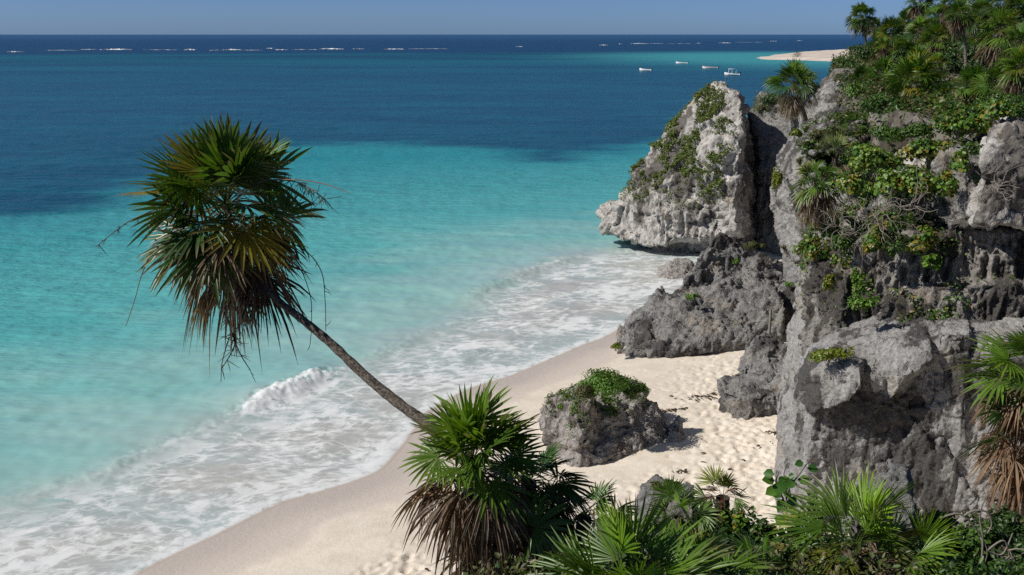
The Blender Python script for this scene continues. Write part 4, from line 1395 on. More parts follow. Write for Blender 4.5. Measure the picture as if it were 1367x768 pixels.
# ------------------------------------------------------------------ palms on the headland
def grove():
    protos = []
    for k, (ng, nd, R, tilt, gr) in enumerate([(42, 16, 1.0, 0.0, GREENS), (34, 30, 1.0, 0.1, GREENS), (44, 10, 1.0, 0.0, [GREENS[3], GREENS[0]]), (30, 38, 1.0, 0.0, GREENS[1:3] + YELLOWS[:1])]):
        # crowns built round the origin, trunk added per palm
        protos.append((ng, nd, gr))
    cells = {}

    def palm(px, py, Y, Rpx, foot, kind, lab, seed, group=None, lean=None):
        """each palm has its own height: crown mesh from its kind, trunk built to reach it"""
        c = P(px, py, Y)
        R = PX(Rpx, Y)
        bx = P(foot[0], foot[1], Y) if foot else c
        g = lz(bx.x, bx.y)
        b = Vector((bx.x, bx.y, min(g - 0.05, c.z - 0.3)))
        ng, nd, gr = protos[kind]
        key = (kind, seed % 2)
        if key not in cells:
            t = fan_palm('fan_palm', (0, 0, 0), [(0, 0, 0)], [0.05], 1.0, 500 + kind * 10 + seed % 2, ng, nd, 86, -30 if kind != 3 else -5, 20, gr, 1, 1.0, spread=115, yellow=0.1)
            cells[key] = {ch.name.split('.')[0]: ch.data for ch in t.children}
            for ch in list(t.children):
                bpy.data.objects.remove(ch)
            bpy.data.objects.remove(t)
        root = empty('fan_palm', b)
        rz = rnd.uniform(0, 6.28)
        off = c - b
        for nm, me in cells[key].items():
            o = bpy.data.objects.new(nm, me)
            COL.objects.link(o)
            o.parent = root
            o.location = off
            o.scale = (R, R, R)
            o.rotation_euler = (rnd.uniform(-.12, .12), rnd.uniform(-.12, .12), rz)
        q = Q()
        q.tube(smooth3(np.array([[0, 0, 0], np.asarray(off) * 0.5 + np.array([off.length * 0.04, 0, 0]), np.asarray(off)]), 9), np.linspace(0.085, 0.06, 9), np.ones(3) * 1.6, 7)
        q.out('trunk', M_BARK, root, smooth=True)
        tag(root, lab, 'palm', group)

    L = [
        (1150, 22, 74, 21, (1158, 66), 0, 'lone palm standing clear against the horizon at the left end of the grove'),
        (1228, 2, 66, 19, (1234, 50), 1, 'tall palm whose crown is cut by the top of the view above the grove'),
        (1281, 19, 50, 21, (1291, 92), 1, 'thin leaning palm with bare trunk beside the pale clearing'),
        (1338, 44, 43, 36, (1352, 92), 3, 'broad sunlit palm with straw coloured skirt right of the clearing'),
        (1222, 112, 38.5, 45, (1228, 165), 3, 'large bushy palm with a thick dead skirt at the front of the grove'),
        (1190, 44, 68, 24, (1192, 85), 2, 'dark round palm at the left shoulder of the grove'),
        (1212, 30, 68, 20, (1214, 70), 2, 'palm peeping over the dark palms at the left of the grove'),
        (1247, 52, 58, 22, (1250, 95), 3, 'palm with hanging pale skirt left of the thin leaning palm'),
        (1252, 22, 62, 20, (1256, 70), 0, 'palm in the skyline right of the tall cut off palm'),
        (1228, 40, 60, 20, (1228, 85), 1, 'palm with browning lower leaves in the middle of the grove'),
        (1205, 66, 56, 19, (1208, 96), 0, 'low green palm at the foot of the dark palms'),
        (1178, 62, 66, 13, (1180, 92), 3, 'small yellowish palm at the left edge of the grove'),
        (1226, 78, 52, 20, (1228, 108), 0, 'short palm over the large bushy palm'),
        (1252, 84, 48, 15, (1254, 100), 3, 'withered palm with straggling dead leaves by the clearing'),
        (1310, 22, 52, 24, (1312, 80), 2, 'dark palm on the skyline behind the clearing'),
        (1332, 8, 50, 24, (1335, 80), 1, 'palm on the skyline above the broad sunlit palm'),
        (1358, 12, 48, 24, (1360, 80), 2, 'dark palm filling the top right corner'),
        (1276, 44, 60, 20, (1276, 84), 2, 'dark palm in shade behind the thin leaning palm'),
        (1302, 52, 54, 20, (1302, 84), 2, 'dark palm in the shade at the back of the clearing'),
        (1362, 60, 40, 30, (1366, 100), 1, 'brown leaved palm at the right edge beyond the broad sunlit palm'),
        (1300, 114, 35, 30, (1302, 140), 1, 'low palm with folded brown leaves below the clearing'),
        (1336, 112, 33.5, 34, (1338, 145), 0, 'bright spreading palm below the clearing near the right edge'),
        (1364, 92, 31, 34, (1362, 160), 3, 'palm on a grey trunk at the right edge above the white boulder'),
        (1176, 100, 45, 24, (1176, 125), 0, 'pale fan palm left of the large bushy palm'),
        (1150, 104, 47, 18, (1150, 125), 2, 'small dark fan palm above the ledge slab'),
        (1262, 128, 37, 22, (1262, 150), 2, 'dark low palm right of the large bushy palm'),
        (1268, 6, 60, 20, (1270, 60), 1, 'palm reaching the top of the view between the tall ones'),
        (1294, 2, 58, 20, (1296, 60), 0, 'palm head at the top of the view over the thin leaning palm'),
        (1168, 36, 76, 13, (1170, 70), 2, 'little dark palm between the lone palm and the grove'),
    ]
    for i, l in enumerate(L):
        palm(*l[:6], l[6], i, 'palms of the headland grove')


# ------------------------------------------------------------------ shrubs
def shrubs():
    def S(px, py, Y, rxp, rzp, kind, lab, seed, dyr=0.9, ground=False, **kw):
        c = P(px, py, Y)
        rx, rz = PX(rxp, Y), PX(rzp, Y)
        if ground:
            z = lz(c.x, c.y) - 0.05
            if c.z - z > 2.2 * rz:
                z = c.z - rz
            else:
                rz = max(rz, (c.z - z) + rz * 0.5)
        else:
            z = c.z - rz * 0.4
        return shrub((c.x, c.y, z), rx, rx * dyr, rz, kind, seed, lab, **kw)
    # on the rocks and the cliff
    S(1036, 245, 34.8, 11, 30, 'yellow', 'narrow yellow green bush in the cleft of the buttress', 601)
    S(1060, 180, 33.6, 13, 10, 'yellow', 'small yellow green bush at the corner of the ledge slab', 602)
    S(1154, 408, 25.6, 24, 17, 'bright', 'round bright green bush on the ledge above the smooth wall', 603)
    S(1106, 474, 24.6, 30, 18, 'yellow', 'yellow green bush on the shoulder of the smooth wall', 604, lean=(0.3, 0, 0))
    S(1145, 362, 26.4, 13, 30, 'bright', 'hanging green plant on the fluted rock', 605, hang=0.2)
    S(1108, 366, 27.5, 12, 22, 'yellow', 'thin yellow green plant on the left of the fluted rock', 606, hang=0.2)
    S(1086, 322, 29, 27, 25, 'sea_grape', 'sea grape hanging over the left end of the fluted rock', 607, hang=0.1)
    S(1165, 218, 28.6, 42, 30, 'sea_grape', 'sea grape bush right of the ragged cliff palm', 608)
    S(1135, 250, 28.6, 32, 30, 'sea_grape', 'dark sea grape beneath the pale upright palm', 609)
    S(1210, 250, 27.6, 52, 35, 'sea_grape', 'broad sea grape with yellowing leaves in the middle of the cliff', 610)
    S(1180, 290, 27.2, 42, 32, 'sea_grape', 'sea grape trailing above the bleached bare branches', 611, hang=0.1)
    S(1165, 315, 26.9, 27, 22, 'sea_grape', 'lowest sea grape clump on the fluted rock', 612, hang=0.1)
    S(1228, 305, 26.6, 32, 25, 'sea_grape', 'sea grape by the dark overhang', 613, hang=0.1)
    S(1245, 345, 26.0, 17, 10, 'bright', 'few large leaves hanging under the dark overhang', 614, hang=0.1, scale=1.8)
    S(1245, 205, 28.2, 42, 27, 'sea_grape', 'sea grape beside the half buried pale boulder', 615)
    S(1280, 170, 28.2, 47, 30, 'sea_grape', 'sea grape left of the large white boulder', 616)
    S(1128, 310, 28.0, 22, 25, 'bush', 'dark bush between the two trailing sea grapes', 617, hang=0.1)
    S(1108, 285, 29.6, 24, 26, 'sea_grape', 'sea grape below the ragged cliff palm', 641, hang=0.1)
    S(1195, 325, 26.4, 18, 16, 'bush', 'dark leafy clump on the brow of the fluted rock', 642, hang=0.1)
    S(1262, 235, 26.2, 26, 22, 'sea_grape', 'sea grape leaning against the upper cliff band', 643, hang=0.1)
    S(1285, 205, 26.0, 24, 18, 'sea_grape', 'sea grape over the edge of the upper cliff band', 648, hang=0.1)
    S(1300, 190, 25.8, 16, 14, 'bush', 'small bush at the left of the white boulder', 649, hang=0.1)
    S(1340, 138, 28.6, 40, 18, 'bush', 'broad bush on the cliff top behind the sea grape', 629)
    S(1225, 180, 30.4, 30, 18, 'bush', 'leafy bush over the half buried pale boulder', 644)
    S(1150, 205, 31.4, 26, 16, 'bush', 'leafy bush between the ledge slab and the sea grapes', 645)
    S(1305, 150, 28.6, 30, 18, 'bush', 'leafy bush at the left shoulder of the white boulder', 646)
    S(1128, 225, 30.6, 20, 18, 'dark', 'dark bush behind the pale upright palm', 647)
    S(1190, 180, 31, 34, 20, 'bush', 'green bush with red blossom above the cliff sea grapes', 618)
    S(1330, 150, 27.2, 38, 18, 'sea_grape', 'sea grape behind the large white boulder', 619)
    S(1365, 150, 26.6, 24, 18, 'bush', 'bush at the right edge over the white boulder', 620)
    S(1100, 180, 34.5, 24, 8, 'olive', 'flat olive cushion plant on the ledge slab', 621)
    S(1070, 215, 34.4, 9, 7, 'olive', 'small olive tuft on the buttress', 622)
    S(1048, 332, 35.0, 8, 6, 'olive', 'olive tuft at the foot of the buttress', 623)
    S(1008, 330, 50.5, 16, 9, 'olive', 'olive cushion on top of the grey ridge', 624)
    S(924, 396, 45.6, 10, 9, 'bright', 'bright tuft on the middle of the grey ridge', 625)
    S(982, 350, 48.6, 7, 6, 'bright', 'bright tuft near the summit of the grey ridge', 626)
    S(822, 462, 43.5, 11, 6, 'yellow', 'dry yellow tuft at the foot of the grey ridge by the water', 627, scale=.8)
    S(1054, 380, 47.6, 8, 6, 'bright', 'little green tuft on the boulder below the cliff', 628)
    # on the capped boulder
    S(812, 512, 32.2, 46, 20, 'bright', 'green bush capping the brown boulder on the sand', 631, scale=.9)
    S(780, 524, 31.6, 26, 17, 'olive', 'olive bush at the left of the boulder cap', 632)
    S(850, 522, 32.8, 24, 16, 'bush', 'dark bush at the right of the boulder cap', 633)
    S(748, 545, 31.4, 6, 6, 'bright', 'tiny green tuft on the pale left side of the capped boulder', 634)
    # headland
    hl = [(1130, 78, 78, 20, 12, 'olive', 'olive bush at the seaward tip of the headland'), (1120, 98, 66, 18, 12, 'bush', 'green bush below the headland tip'),
          (1150, 82, 72, 20, 12, 'bush', 'round bush under the lone palm'), (1143, 62, 76, 14, 8, 'dark', 'dark wind clipped bush at the foot of the lone palm'),
          (1172, 88, 60, 20, 13, 'olive', 'olive bush in front of the yellowish palm'), (1120, 120, 53, 16, 14, 'olive', 'olive bush beside the upright pale boulder'),
          (1142, 134, 43, 20, 16, 'bright', 'bright bush right of the upright pale boulder'), (1176, 140, 38, 28, 20, 'bush', 'leafy bush below the pale fan palm'),
          (1200, 158, 34, 24, 18, 'bush', 'leafy bush at the left foot of the large bushy palm'), (1262, 150, 33, 30, 18, 'sea_grape', 'sea grape at the right foot of the large bushy palm'),
          (1285, 128, 36, 26, 16, 'bush', 'bush with yellow flecks below the clearing'), (1322, 134, 31, 28, 16, 'bush', 'bush under the bright spreading palm'),
          (1165, 110, 47, 14, 10, 'bush', 'bush between the two small fan palms'), (1092, 112, 55, 14, 14, 'dark', 'dark bush right of the ledge palm'), (1030, 128, 62, 16, 14, 'dark', 'dark bush left of the ledge palm over the shaded rock'),
          (1018, 140, 68, 12, 12, 'olive', 'olive bush hanging on the shaded rock'), (1212, 92, 50, 20, 10, 'olive', 'olive bush among the low palms'), (1240, 104, 45, 20, 10, 'dark', 'dark bush at the left edge of the clearing'),
          (1190, 96, 50, 18, 10, 'dark', 'dark bush behind the pale fan palm'), (1350, 130, 30, 24, 14, 'dark', 'dark bush at the foot of the grey trunked palm')]
    for i, (px, py, Y, a, b, k, lab) in enumerate(hl):
        S(px, py, Y, a, b, k, lab, 650 + i, ground=True, scale=1.15)
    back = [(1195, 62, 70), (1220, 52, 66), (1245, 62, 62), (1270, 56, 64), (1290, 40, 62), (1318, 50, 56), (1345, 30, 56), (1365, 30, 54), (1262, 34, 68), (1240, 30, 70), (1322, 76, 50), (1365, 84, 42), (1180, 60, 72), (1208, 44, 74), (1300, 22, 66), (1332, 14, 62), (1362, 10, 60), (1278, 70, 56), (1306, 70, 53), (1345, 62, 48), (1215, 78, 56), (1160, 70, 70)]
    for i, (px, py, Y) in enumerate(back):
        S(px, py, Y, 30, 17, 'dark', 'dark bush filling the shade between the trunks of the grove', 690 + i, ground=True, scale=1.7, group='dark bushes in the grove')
    # foreground scrub
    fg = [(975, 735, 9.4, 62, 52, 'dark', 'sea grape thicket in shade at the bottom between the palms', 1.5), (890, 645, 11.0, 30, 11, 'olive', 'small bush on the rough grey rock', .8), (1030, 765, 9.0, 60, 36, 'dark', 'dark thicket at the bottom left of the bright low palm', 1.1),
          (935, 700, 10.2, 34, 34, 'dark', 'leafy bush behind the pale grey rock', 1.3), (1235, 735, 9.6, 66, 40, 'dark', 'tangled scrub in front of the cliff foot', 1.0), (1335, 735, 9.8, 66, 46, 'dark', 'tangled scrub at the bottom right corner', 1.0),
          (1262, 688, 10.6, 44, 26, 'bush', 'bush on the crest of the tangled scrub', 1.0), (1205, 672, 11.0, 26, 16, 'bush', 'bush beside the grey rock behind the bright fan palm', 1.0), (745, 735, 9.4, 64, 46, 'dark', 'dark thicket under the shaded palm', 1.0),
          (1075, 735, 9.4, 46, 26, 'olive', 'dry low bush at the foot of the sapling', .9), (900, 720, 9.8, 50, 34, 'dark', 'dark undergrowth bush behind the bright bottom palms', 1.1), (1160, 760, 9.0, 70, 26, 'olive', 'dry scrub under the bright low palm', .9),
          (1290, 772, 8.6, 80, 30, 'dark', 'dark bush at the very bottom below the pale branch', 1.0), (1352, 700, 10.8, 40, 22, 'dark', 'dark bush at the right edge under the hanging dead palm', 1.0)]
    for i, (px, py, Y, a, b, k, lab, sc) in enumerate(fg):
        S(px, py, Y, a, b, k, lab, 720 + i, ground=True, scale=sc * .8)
    more = [(966, 698, 9.9, 34, 22, 'sea_grape', 'sea grape hiding the stem of the small spiky palm', .75), (800, 742, 9.4, 44, 30, 'bush', 'leafy bush left of the rough grey rock', 1.0), (985, 690, 10.0, 40, 34, 'sea_grape', 'sea grape with round leaves right of the pale grey rock', .75), (1015, 715, 9.6, 36, 30, 'bush', 'mid green bush between sea grape and sapling', 1.0),
            (1048, 742, 9.0, 44, 26, 'bush', 'low bush under the sapling', .9), (950, 745, 8.8, 44, 32, 'sea_grape', 'sea grape at the bottom beside the second bright palm', .75), (1215, 705, 9.9, 36, 24, 'bush', 'leafy bush left in the tangled scrub', .9),
            (1300, 715, 9.8, 50, 26, 'bush', 'leafy bush in the middle of the tangled scrub', .9), (1345, 765, 8.6, 46, 26, 'bush', 'leafy bush in the bottom right corner', .9), (1240, 768, 8.6, 50, 24, 'olive', 'olive scrub at the bottom right of the bright low palm', .9),
            (1100, 765, 8.6, 46, 22, 'bush', 'leafy bush at the bottom left of the bright low palm', .9), (870, 700, 10.2, 34, 20, 'bush', 'bush in front of the rough grey rock', .9), (700, 770, 8.8, 50, 24, 'dark', 'dark bush at the bottom under the shaggy stump', .9)]
    for i, (px, py, Y, a, b, k, lab, sc) in enumerate(more):
        S(px, py, Y, a, b, k, lab, 760 + i, ground=True, scale=sc * .8)
    # sea grape sapling
    r = np.random.default_rng(900)
    b = P(1050, 712, 9.8)
    b.z = min(b.z, lz(b.x, b.y))
    root = empty('sea_grape_sapling', b)
    q, s = Q(), Q()
    bb = np.asarray(b)
    for line, nl in (([(1048, 745), (1052, 712), (1050, 680), (1052, 655), (1068, 632), (1082, 612)], 15), ([(1051, 690), (1045, 665), (1036, 645), (1040, 630)], 9)):
        pts = smooth3(np.array([np.asarray(P(x, y, 9.8 - .1 * i)) - bb for i, (x, y) in enumerate(line)]), 16)
        s.tube(pts, np.linspace(.014, .005, 16), (0.6, 0.5, 0.4), 5)
        for j in range(nl):
            p = pts[3 + int(j * 12 / nl)]
            side = 1 if j % 2 else -1
            d = unit([side * .9 + r.normal() * .3, r.normal() * .4, r.normal() * .35])
            leaves(q, [p + d * .085], [d], [unit([r.normal() * .5, -0.7, .5 + .3 * r.random()])], np.array([0.125 * r.uniform(.6, 1.25)]), 0.85, [pick(r, [(0.06, 0.16, .024), (0.10, 0.21, .03), (0.035, .10, .018)])])
    q.out('foliage', M_LEAF, root)
    s.out('stem', M_TWIG, root)
    tag(root, 'slim sea grape sapling with round leaves against the pale sand', 'sapling')
    # bare branches
    for k, (px, py, Y, n, L, col, lab) in enumerate([(1165, 292, 26.6, 26, 1.5, (1.7, 1.6, 1.5), 'bleached bare branches tangled over the fluted rock'),
                                                    (1215, 275, 26.6, 14, 1.0, (1.5, 1.4, 1.3), 'grey bare twigs among the sea grapes by the dark overhang'), (1118, 300, 27.6, 12, .9, (1.3, 1.2, 1.1), 'grey bare twigs under the ragged cliff palm'), (1345, 742, 9.0, 4, 0.45, (1.5, 1.4, 1.2), 'few bare twigs low in the scrub at the bottom right'),
                                                    (1325, 250, 24.6, 10, 1.0, (0.9, 0.8, 0.7), 'dead twigs caught under the large white boulder')]):
        c = P(px, py, Y)
        root = empty('dead_branch', c)
        q = Q()
        for j in range(n):
            twig(q, r, r.normal(size=3) * np.array([.10, .04, .06]) * L, unit([r.normal(), r.normal() * .3 - .2, r.normal() * .5 + .15]), L * r.uniform(.5, 1.1), 0.013 * (1 if Y > 15 else .7), col, 8, .38, 2)
        q.out('branches', M_TWIG, root)
        tag(root, lab, 'branches')
    c = P(1300, 690, 9.0)
    s = Q()
    bb = np.asarray(c)
    root = empty('dead_branch', c)
    for line in ([(1255, 692), (1280, 686), (1300, 702), (1318, 735), (1310, 760)], [(1285, 690), (1300, 682), (1318, 684), (1324, 700), (1318, 712)], [(1310, 760), (1312, 720), (1308, 690), (1312, 672)], [(1318, 735), (1340, 722), (1348, 745)], [(1318, 735), (1338, 740), (1352, 712)]):
        s.tube(smooth3(np.array([np.asarray(P(x, y, 9.0)) - bb for x, y in line]), 16), np.linspace(.012, .006, 16), (1.5, 1.4, 1.25), 6)
    s.out('branches', M_TWIG, root, smooth=True)
    tag(root, 'curved pale branch looping above the dark scrub', 'branch')


def scatter_on(key, mat, n, seed, size, wr, cols, mask, name, label, cat='ground cover', parent=None):
    """creeping leaves rooted on a rock's surface"""
    V, N = SURF[key]
    r = np.random.default_rng(seed)
    w = mask(V, N)
    w = np.maximum(w, 0)
    k = r.choice(len(V), n, p=w / w.sum())
    p = V[k] + N[k] * r.uniform(0.01, size * 1.4, (n, 1)) + r.normal(size=(n, 3)) * size * 0.4
    nr = N[k] * 0.7 + rnd_unit(r, n) * 0.6 + np.array([0, 0, .3])
    nr /= np.linalg.norm(nr, axis=1)[:, None]
    d = np.cross(nr, rnd_unit(r, n)) + np.array([0, 0, .25])
    c = np.asarray(cols)[r.integers(0, len(cols), n)] * (1 + r.normal(size=(n, 1)) * .2)
    q = Q()
    leaves(q, p, d, nr, size * r.uniform(.6, 1.3, n), wr, np.clip(c, .004, 1))
    o = q.out(name, mat)
    tag(o, label, cat, kind='stuff')


def cover():
    def m1(V, N):
        # left-facing upper flank of the sea rock
        f = fbm(V / 1.5, 3, 71) + 0.5 * fbm(V / 0.5, 2, 72)
        h = sstep(3.0, 5.0, V[:, 2]) * (1 - sstep(10.8, 11.6, V[:, 2]))
        left = sstep(13.9, 12.4, V[:, 0] - 0.0 * V[:, 1])
        return sstep(0.02, 0.30, f + 0.25 * (N[:, 2] - 0.35)) * h * sstep(0.05, 0.35, N[:, 2]) * sstep(14.2, 13.0, V[:, 0]) * (N[:, 1] < 0.3)
    scatter_on('sea_rock', M_LEAF, 30000, 1, 0.125, 0.5, [(0.08, 0.14, 0.024), (0.115, 0.17, 0.032), (0.055, 0.10, 0.022), (0.15, 0.155, 0.05), (0.16, 0.19, 0.03)], m1, 'creeping_plants', 'low green creeper in patches on the tall sea rock')

    def m2(V, N):
        f = fbm(V / 0.9, 3, 73)
        return sstep(-0.05, 0.3, f) * sstep(0.25, 0.6, N[:, 2]) * (V[:, 1] < 38)
    scatter_on('slope', M_LEAF, 26000, 2, 0.10, 0.55, KIND['bush'][2] + KIND['olive'][2], m2, 'creeping_plants', 'low plants creeping over the cliff ledges')
    scatter_on('mid', M_LEAF, 2500, 3, 0.09, 0.55, KIND['bush'][2] + KIND['olive'][2], m2, 'creeping_plants', 'low plants in the hollows of the fluted rock')
    scatter_on('up', M_LEAF, 7000, 6, 0.09, 0.6, KIND['bush'][2] + KIND['olive'][2], m2, 'creeping_plants', 'low plants rooted in the joints of the upper cliff')

    def m3(V, N):
        x0, x1 = 7.6, 11.9
        reg = sstep(x0, x0 + .8, V[:, 0]) * (1 - sstep(x1 - 1.2, x1, V[:, 0])) * sstep(6.2, 7.6, V[:, 2] + 0.25 * (V[:, 0] - 9)) * (V[:, 1] < 34)
        f = fbm(V / 1.1, 3, 79)
        return sstep(0.08, 0.34, f) * reg * (N[:, 1] < 0.3)
    for key in ('slope', 'mid'):
        scatter_on(key, M_LEAF, 5500 if key == 'slope' else 2200, 7, 0.088, 0.75, KIND['sea_grape'][2] + KIND['bush'][2] + KIND['dark'][2] + BROWNS[:2], m3, 'trailing_vine', 'leafy vines trailing down the ' + ('ledges of the cliff' if key == 'slope' else 'fluted rock'), 'vine')
    def m4(V, N):
        f = fbm(V / 0.5, 3, 83)
        return sstep(-0.15, 0.3, f) * sstep(0.25, 0.6, N[:, 2]) * sstep(1.6, 2.2, V[:, 2] + 0.25 * f)
    scatter_on('capped', M_LEAF, 5000, 8, 0.075, 0.5, KIND['bright'][2] + KIND['olive'][2] + KIND['bush'][2] + BROWNS[:1], m4, 'creeping_plants', 'low plants spreading over the shoulders of the capped boulder')
    scatter_on('headland_rock', M_LEAF, 2500, 5, 0.15, 0.5, KIND['olive'][2] + KIND['bush'][2], lambda V, N: sstep(0.3, 0.6, N[:, 2]) * sstep(8, 10, V[:, 2]), 'creeping_plants', 'low plants on top of the shaded rock')
    # undergrowth of the headland
    r = np.random.default_rng(9)
    for (n, xr, yr, size, dens, cols, lab, hh) in [
            (190000, (8, 62), (28, 100), 0.16, 0.16, KIND['bush'][2] + KIND['dark'][2] + KIND['olive'][2] + [(0.10, 0.13, .03), (0.2, .15, .09)], 'mixed undergrowth covering the headland between palms and shrubs', 0.75),
            (60000, (-3.5, 9), (6.2, 14.5), 0.055, 0.5, KIND['dark'][2] + KIND['bush'][2] + KIND['olive'][2] + [(0.2, .15, .09)], 'low scrub and leaf litter on the slope in front', 0.40)]:
        x, y = r.uniform(*xr, n), r.uniform(*yr, n)
        z = land_z(x, y)
        f = fbm(xy3(x, y, dens), 4, 75)
        clear = np.zeros(n)
        if hh > .5:
            g = P(1285, 92, 50)
            clear = np.exp(-(((x - g.x) / 3.8) ** 2 + ((y - 48) / 9) ** 2))
        zc = 9.8 if hh > .5 else 6.5
        ok = (z > zc) & (f > -0.42) & (clear < .3)
        x, y, z, f = x[ok], y[ok], z[ok], f[ok]
        m = len(x)
        p = np.stack([x, y, z + r.random(m) ** 1.5 * hh * (0.3 + 1.0 * np.clip(f + .4, 0, 1))], 1)
        nr = rnd_unit(r, m) * .8 + np.array([0, 0, .7])
        nr /= np.linalg.norm(nr, axis=1)[:, None]
        d = np.cross(nr, rnd_unit(r, m)) + np.array([0, 0, .3])
        ci = (np.clip((perlin(xy3(x, y, .7), 4) + .5) * len(cols), 0, len(cols) - 1) + r.normal(size=m) * 1.2).astype(int) % len(cols)
        q = Q()
        leaves(q, p, d, nr, size * r.uniform(.6, 1.4, m), .5, np.clip(np.asarray(cols)[ci] * (1 + r.normal(size=(m, 1)) * .2), .004, 1))
        o = q.out('undergrowth', M_LEAF)
        tag(o, lab, 'undergrowth', kind='stuff')


# ------------------------------------------------------------------ boats, post, weed, surf on the reef
def boat(px, py, length, heading, label, canopy=False, stripe=None):
    g = G(px, py, 0)
    root = empty('boat', g)
    root.rotation_euler = (0, 0, heading)
    n = 15
    t = np.linspace(0, 1, n)
    half = 0.18 * length * np.clip(1 - np.clip((t - 0.45) / 0.55, 0, 1) ** 2.2, 0.02, 1)
    sheer = 0.62 + 0.55 * t ** 2.4
    x = (t - 0.5) * length
    keel = -0.25 + 0.6 * np.clip((t - .75) / .25, 0, 1) ** 2
    q = Q()
    prof = []
    for i in range(n):
        h, k, s = half[i], keel[i], sheer[i]
        pr = [(-h, s), (-h * .93, s * .45), (-h * .7, 0.05 + k * .2), (0, k), (h * .7, 0.05 + k * .2), (h * .93, s * .45), (h, s), (h - .07 * min(1, h * 4), s), (h * .72, .32), (0, .27), (-h * .72, .32), (-h + .07 * min(1, h * 4), s)]
        prof.append([(x[i], a, b) for a, b in pr])
    prof = np.array(prof)
    m = prof.shape[1]
    V = prof.reshape(-1, 3)
    I = np.arange(n - 1)[:, None] * m
    J = np.arange(m)[None]
    J2 = (J + 1) % m
    F = np.stack([I + J, I + J2, I + m + J2, I + m + J], 2).reshape(-1, 4)
    F = np.concatenate([F, [[0, 1, 5, 6], [1, 2, 4, 5], [6, 7, 11, 0], [7, 8, 10, 11]]])
    q.add(V, F, (0.82, 0.82, 0.82))
    q.out('hull', M_BOAT, root, smooth=False)
    if stripe:
        q = Q()
        for sgn in (-1, 1):
            a = np.stack([x, sgn * (half * .985 + .03), sheer * .78], 1)
            b_ = np.stack([x, sgn * (half + .03), sheer * .97], 1)
            V = np.stack([a, b_], 1).reshape(-1, 3)
            q.add(V, [[2 * i, 2 * i + 1, 2 * i + 3, 2 * i + 2] for i in range(n - 1)], stripe)
        q.out('stripe', M_PAINT, root)
    for bx in (-0.28, -0.02, 0.22):
        q = Q()
        add_box(q, (bx * length, 0, .55), (.28, .30 * length, .05), (0.7, 0.7, 0.68))
        q.out('bench', M_PAINT, root)
    q = Q()
    add_box(q, (-length * .5 - .22, 0, .95), (.42, .36, .5), (0.03, 0.03, 0.035))
    add_box(q, (-length * .5 - .24, 0, .35), (.16, .14, .9), (0.05, 0.05, 0.055))
    add_box(q, (-length * .5 - .02, 0, .72), (.16, .22, .2), (0.05, 0.05, 0.055))
    q.out('outboard_motor', M_PAINT, root)
    if canopy:
        q = Q()
        add_box(q, (-0.02 * length, 0, 2.25), (.52 * length, .36 * length, .10), (0.80, 0.80, 0.80))
        q.out('canopy', M_PAINT, root)
        for cx in (-.26, 0.0, .22):
            for sy in (-1, 1):
                q = Q()
                q.tube([[cx * length, sy * .165 * length, .6], [cx * length, sy * .165 * length, 2.22]], .05, (0.75, 0.75, 0.75), 6)
                q.out('post', M_PAINT, root)
    tag(root, label, 'boat', 'boats moored off the spit')


def add_box(q, c, s, col):
    c, s = np.asarray(c, float), np.asarray(s, float) / 2
    v = np.array([[a, b, d] for a in (-1, 1) for b in (-1, 1) for d in (-1, 1)]) * s + c
    q.add(v, [[0, 1, 3, 2], [4, 6, 7, 5], [0, 4, 5, 1], [2, 3, 7, 6], [0, 2, 6, 4], [1, 5, 7, 3]], col)


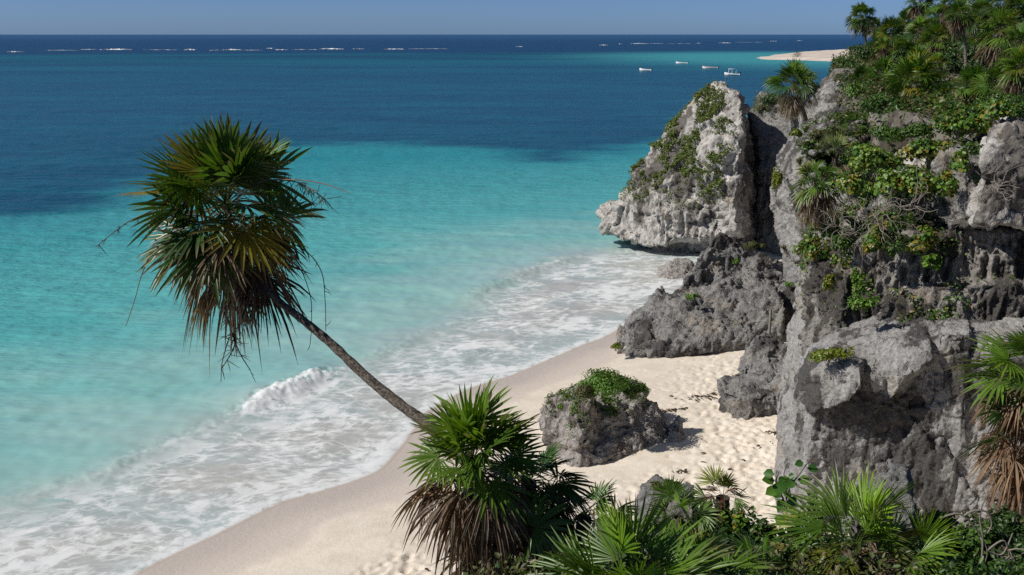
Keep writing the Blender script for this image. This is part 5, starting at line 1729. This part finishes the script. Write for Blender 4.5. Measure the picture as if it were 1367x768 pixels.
def small_things():
    boat(861.5, 95, 4.6, math.radians(168), 'small white boat nearest the left of the four moored boats')
    boat(910, 85.5, 5.6, math.radians(172), 'white boat farthest out toward the spit')
    boat(948, 92, 6.4, math.radians(165), 'white boat with a red stripe along its side', stripe=(0.55, 0.10, 0.07))
    boat(977, 101, 5.2, math.radians(172), 'white boat with a flat canopy on posts', canopy=True)
    # weathered stake on the beach
    b = P(1026.5, 446, 38.6)
    b.z = float(sand_z(b.x, b.y)[0]) - 0.1
    q = Q()
    h = P(1026.5, 413, 38.6).z - b.z
    q.tube([[0, 0, 0], [0.01, 0, h * .5], [0.02, 0.01, h]], [.06, .055, .05], (1.3, 1.1, .9), 8)
    o = q.out('wooden_post', M_TWIG, None, b, True)
    tag(o, 'weathered wooden stake standing behind the pitted grey boulder', 'post')
    # seaweed and driftwood
    r = np.random.default_rng(33)
    q = Q()
    sp = []
    for (px, py, sx, sy, n) in [(885, 520, 28, 2, 60), (935, 505, 24, 4, 40), (965, 500, 16, 2, 26), (1025, 563, 14, 4, 16), (1000, 590, 60, 16, 10), (910, 602, 12, 2, 16), (985, 472, 26, 8, 6), (560, 745, 30, 20, 14)]:
        for _ in range(n):
            g = G(px + r.normal() * sx * .6, py + r.normal() * sy * .6, 1.6)
            sp.append((g.x, g.y))
    sp = np.array(sp)
    zz = sand_z(sp[:, 0], sp[:, 1])
    n = len(sp)
    a = r.uniform(0, 6.28, n)
    d = np.stack([np.cos(a), np.sin(a) * .5, np.zeros(n)], 1)
    nr = np.tile([0, 0, 1.0], (n, 1)) + r.normal(size=(n, 3)) * .2
    leaves(q, np.column_stack([sp, zz + .035]), d, nr, r.uniform(.08, .24, n), .35, np.array([(0.07, 0.045, 0.03), (0.12, 0.08, 0.05), (0.05, 0.035, .025)])[r.integers(0, 3, n)])
    o = q.out('seaweed', M_DEAD)
    tag(o, 'scraps of dry seaweed strewn on the sand', 'seaweed', kind='stuff')
    # breakers on the reef
    q = Q()
    for (x0, x1, y, h) in [(10, 30, 69.5, 1.1), (108, 128, 66.3, .7), (132, 177, 66.6, 1.7), (245, 264, 67, 1.6), (281, 295, 67.6, 1.0), (296, 322, 67, 1.6), (354, 366, 65, 1.0), (366, 385, 66.8, 1.2),
                           (426, 460, 65.8, 1.6), (470, 486, 65.6, 1.0), (512, 540, 66, 1.5), (688, 698, 62.6, .9), (800, 812, 60.6, 1.2), (826, 830, 59, 1.2), (842, 863, 58.6, 1.5), (863, 886, 58.2, .5), (928, 935, 58, 1.2), (958, 976, 57.6, 1.1), (1028, 1038, 55.2, .9), (1064, 1071, 54.6, 1.2), (190, 240, 66.8, .4), (60, 104, 67.4, .4), (322, 350, 67.2, .4), (388, 424, 66.4, .4), (545, 600, 65.4, .35), (890, 925, 58.4, .3), (980, 1020, 56.6, .3)]:
        A, B = np.asarray(G(x0, y)), np.asarray(G(x1, y))
        n = 16
        t = np.linspace(0, 1, n)
        pts = A + (B - A) * t[:, None]
        pts[:, 1] += r.normal(size=n) * 3
        rad = h * .62 * np.sin(np.pi * t) ** .5 * r.uniform(.4, 1.1, n) + .02
        q.tube(pts, rad, (0.85, 0.86, 0.87), 8)
    o = q.out('reef_surf', plain('surf_foam', (0.80, 0.82, 0.83), 0.9, .06, .4), smooth=True)
    tag(o, 'white breakers in a broken line along the far reef', 'surf', kind='stuff')
    # lone bush on the spit
    g = G(1064, 77, 1.0)
    shrub((g.x, g.y, 1.0), 3.4, 3.0, 4.2, 'dark', 880, 'tiny dark bush alone on the far sand spit', scale=5, n=240)


def painted():
    n = NT('boat_paint')
    n.done(n.attr('Col', 'Color'), 0.4)
    return n.m


M_BOAT = plain('white_gelcoat', (0.80, 0.80, 0.80), 0.35, 0.04, 1.0)
M_PAINT = painted()

build_sea()
build_beach()
build_land()
build_rocks()
leaning_palm()
near_palms()
more_near_palms()
cliff_palms()
grove()
shrubs()
cover()
small_things()
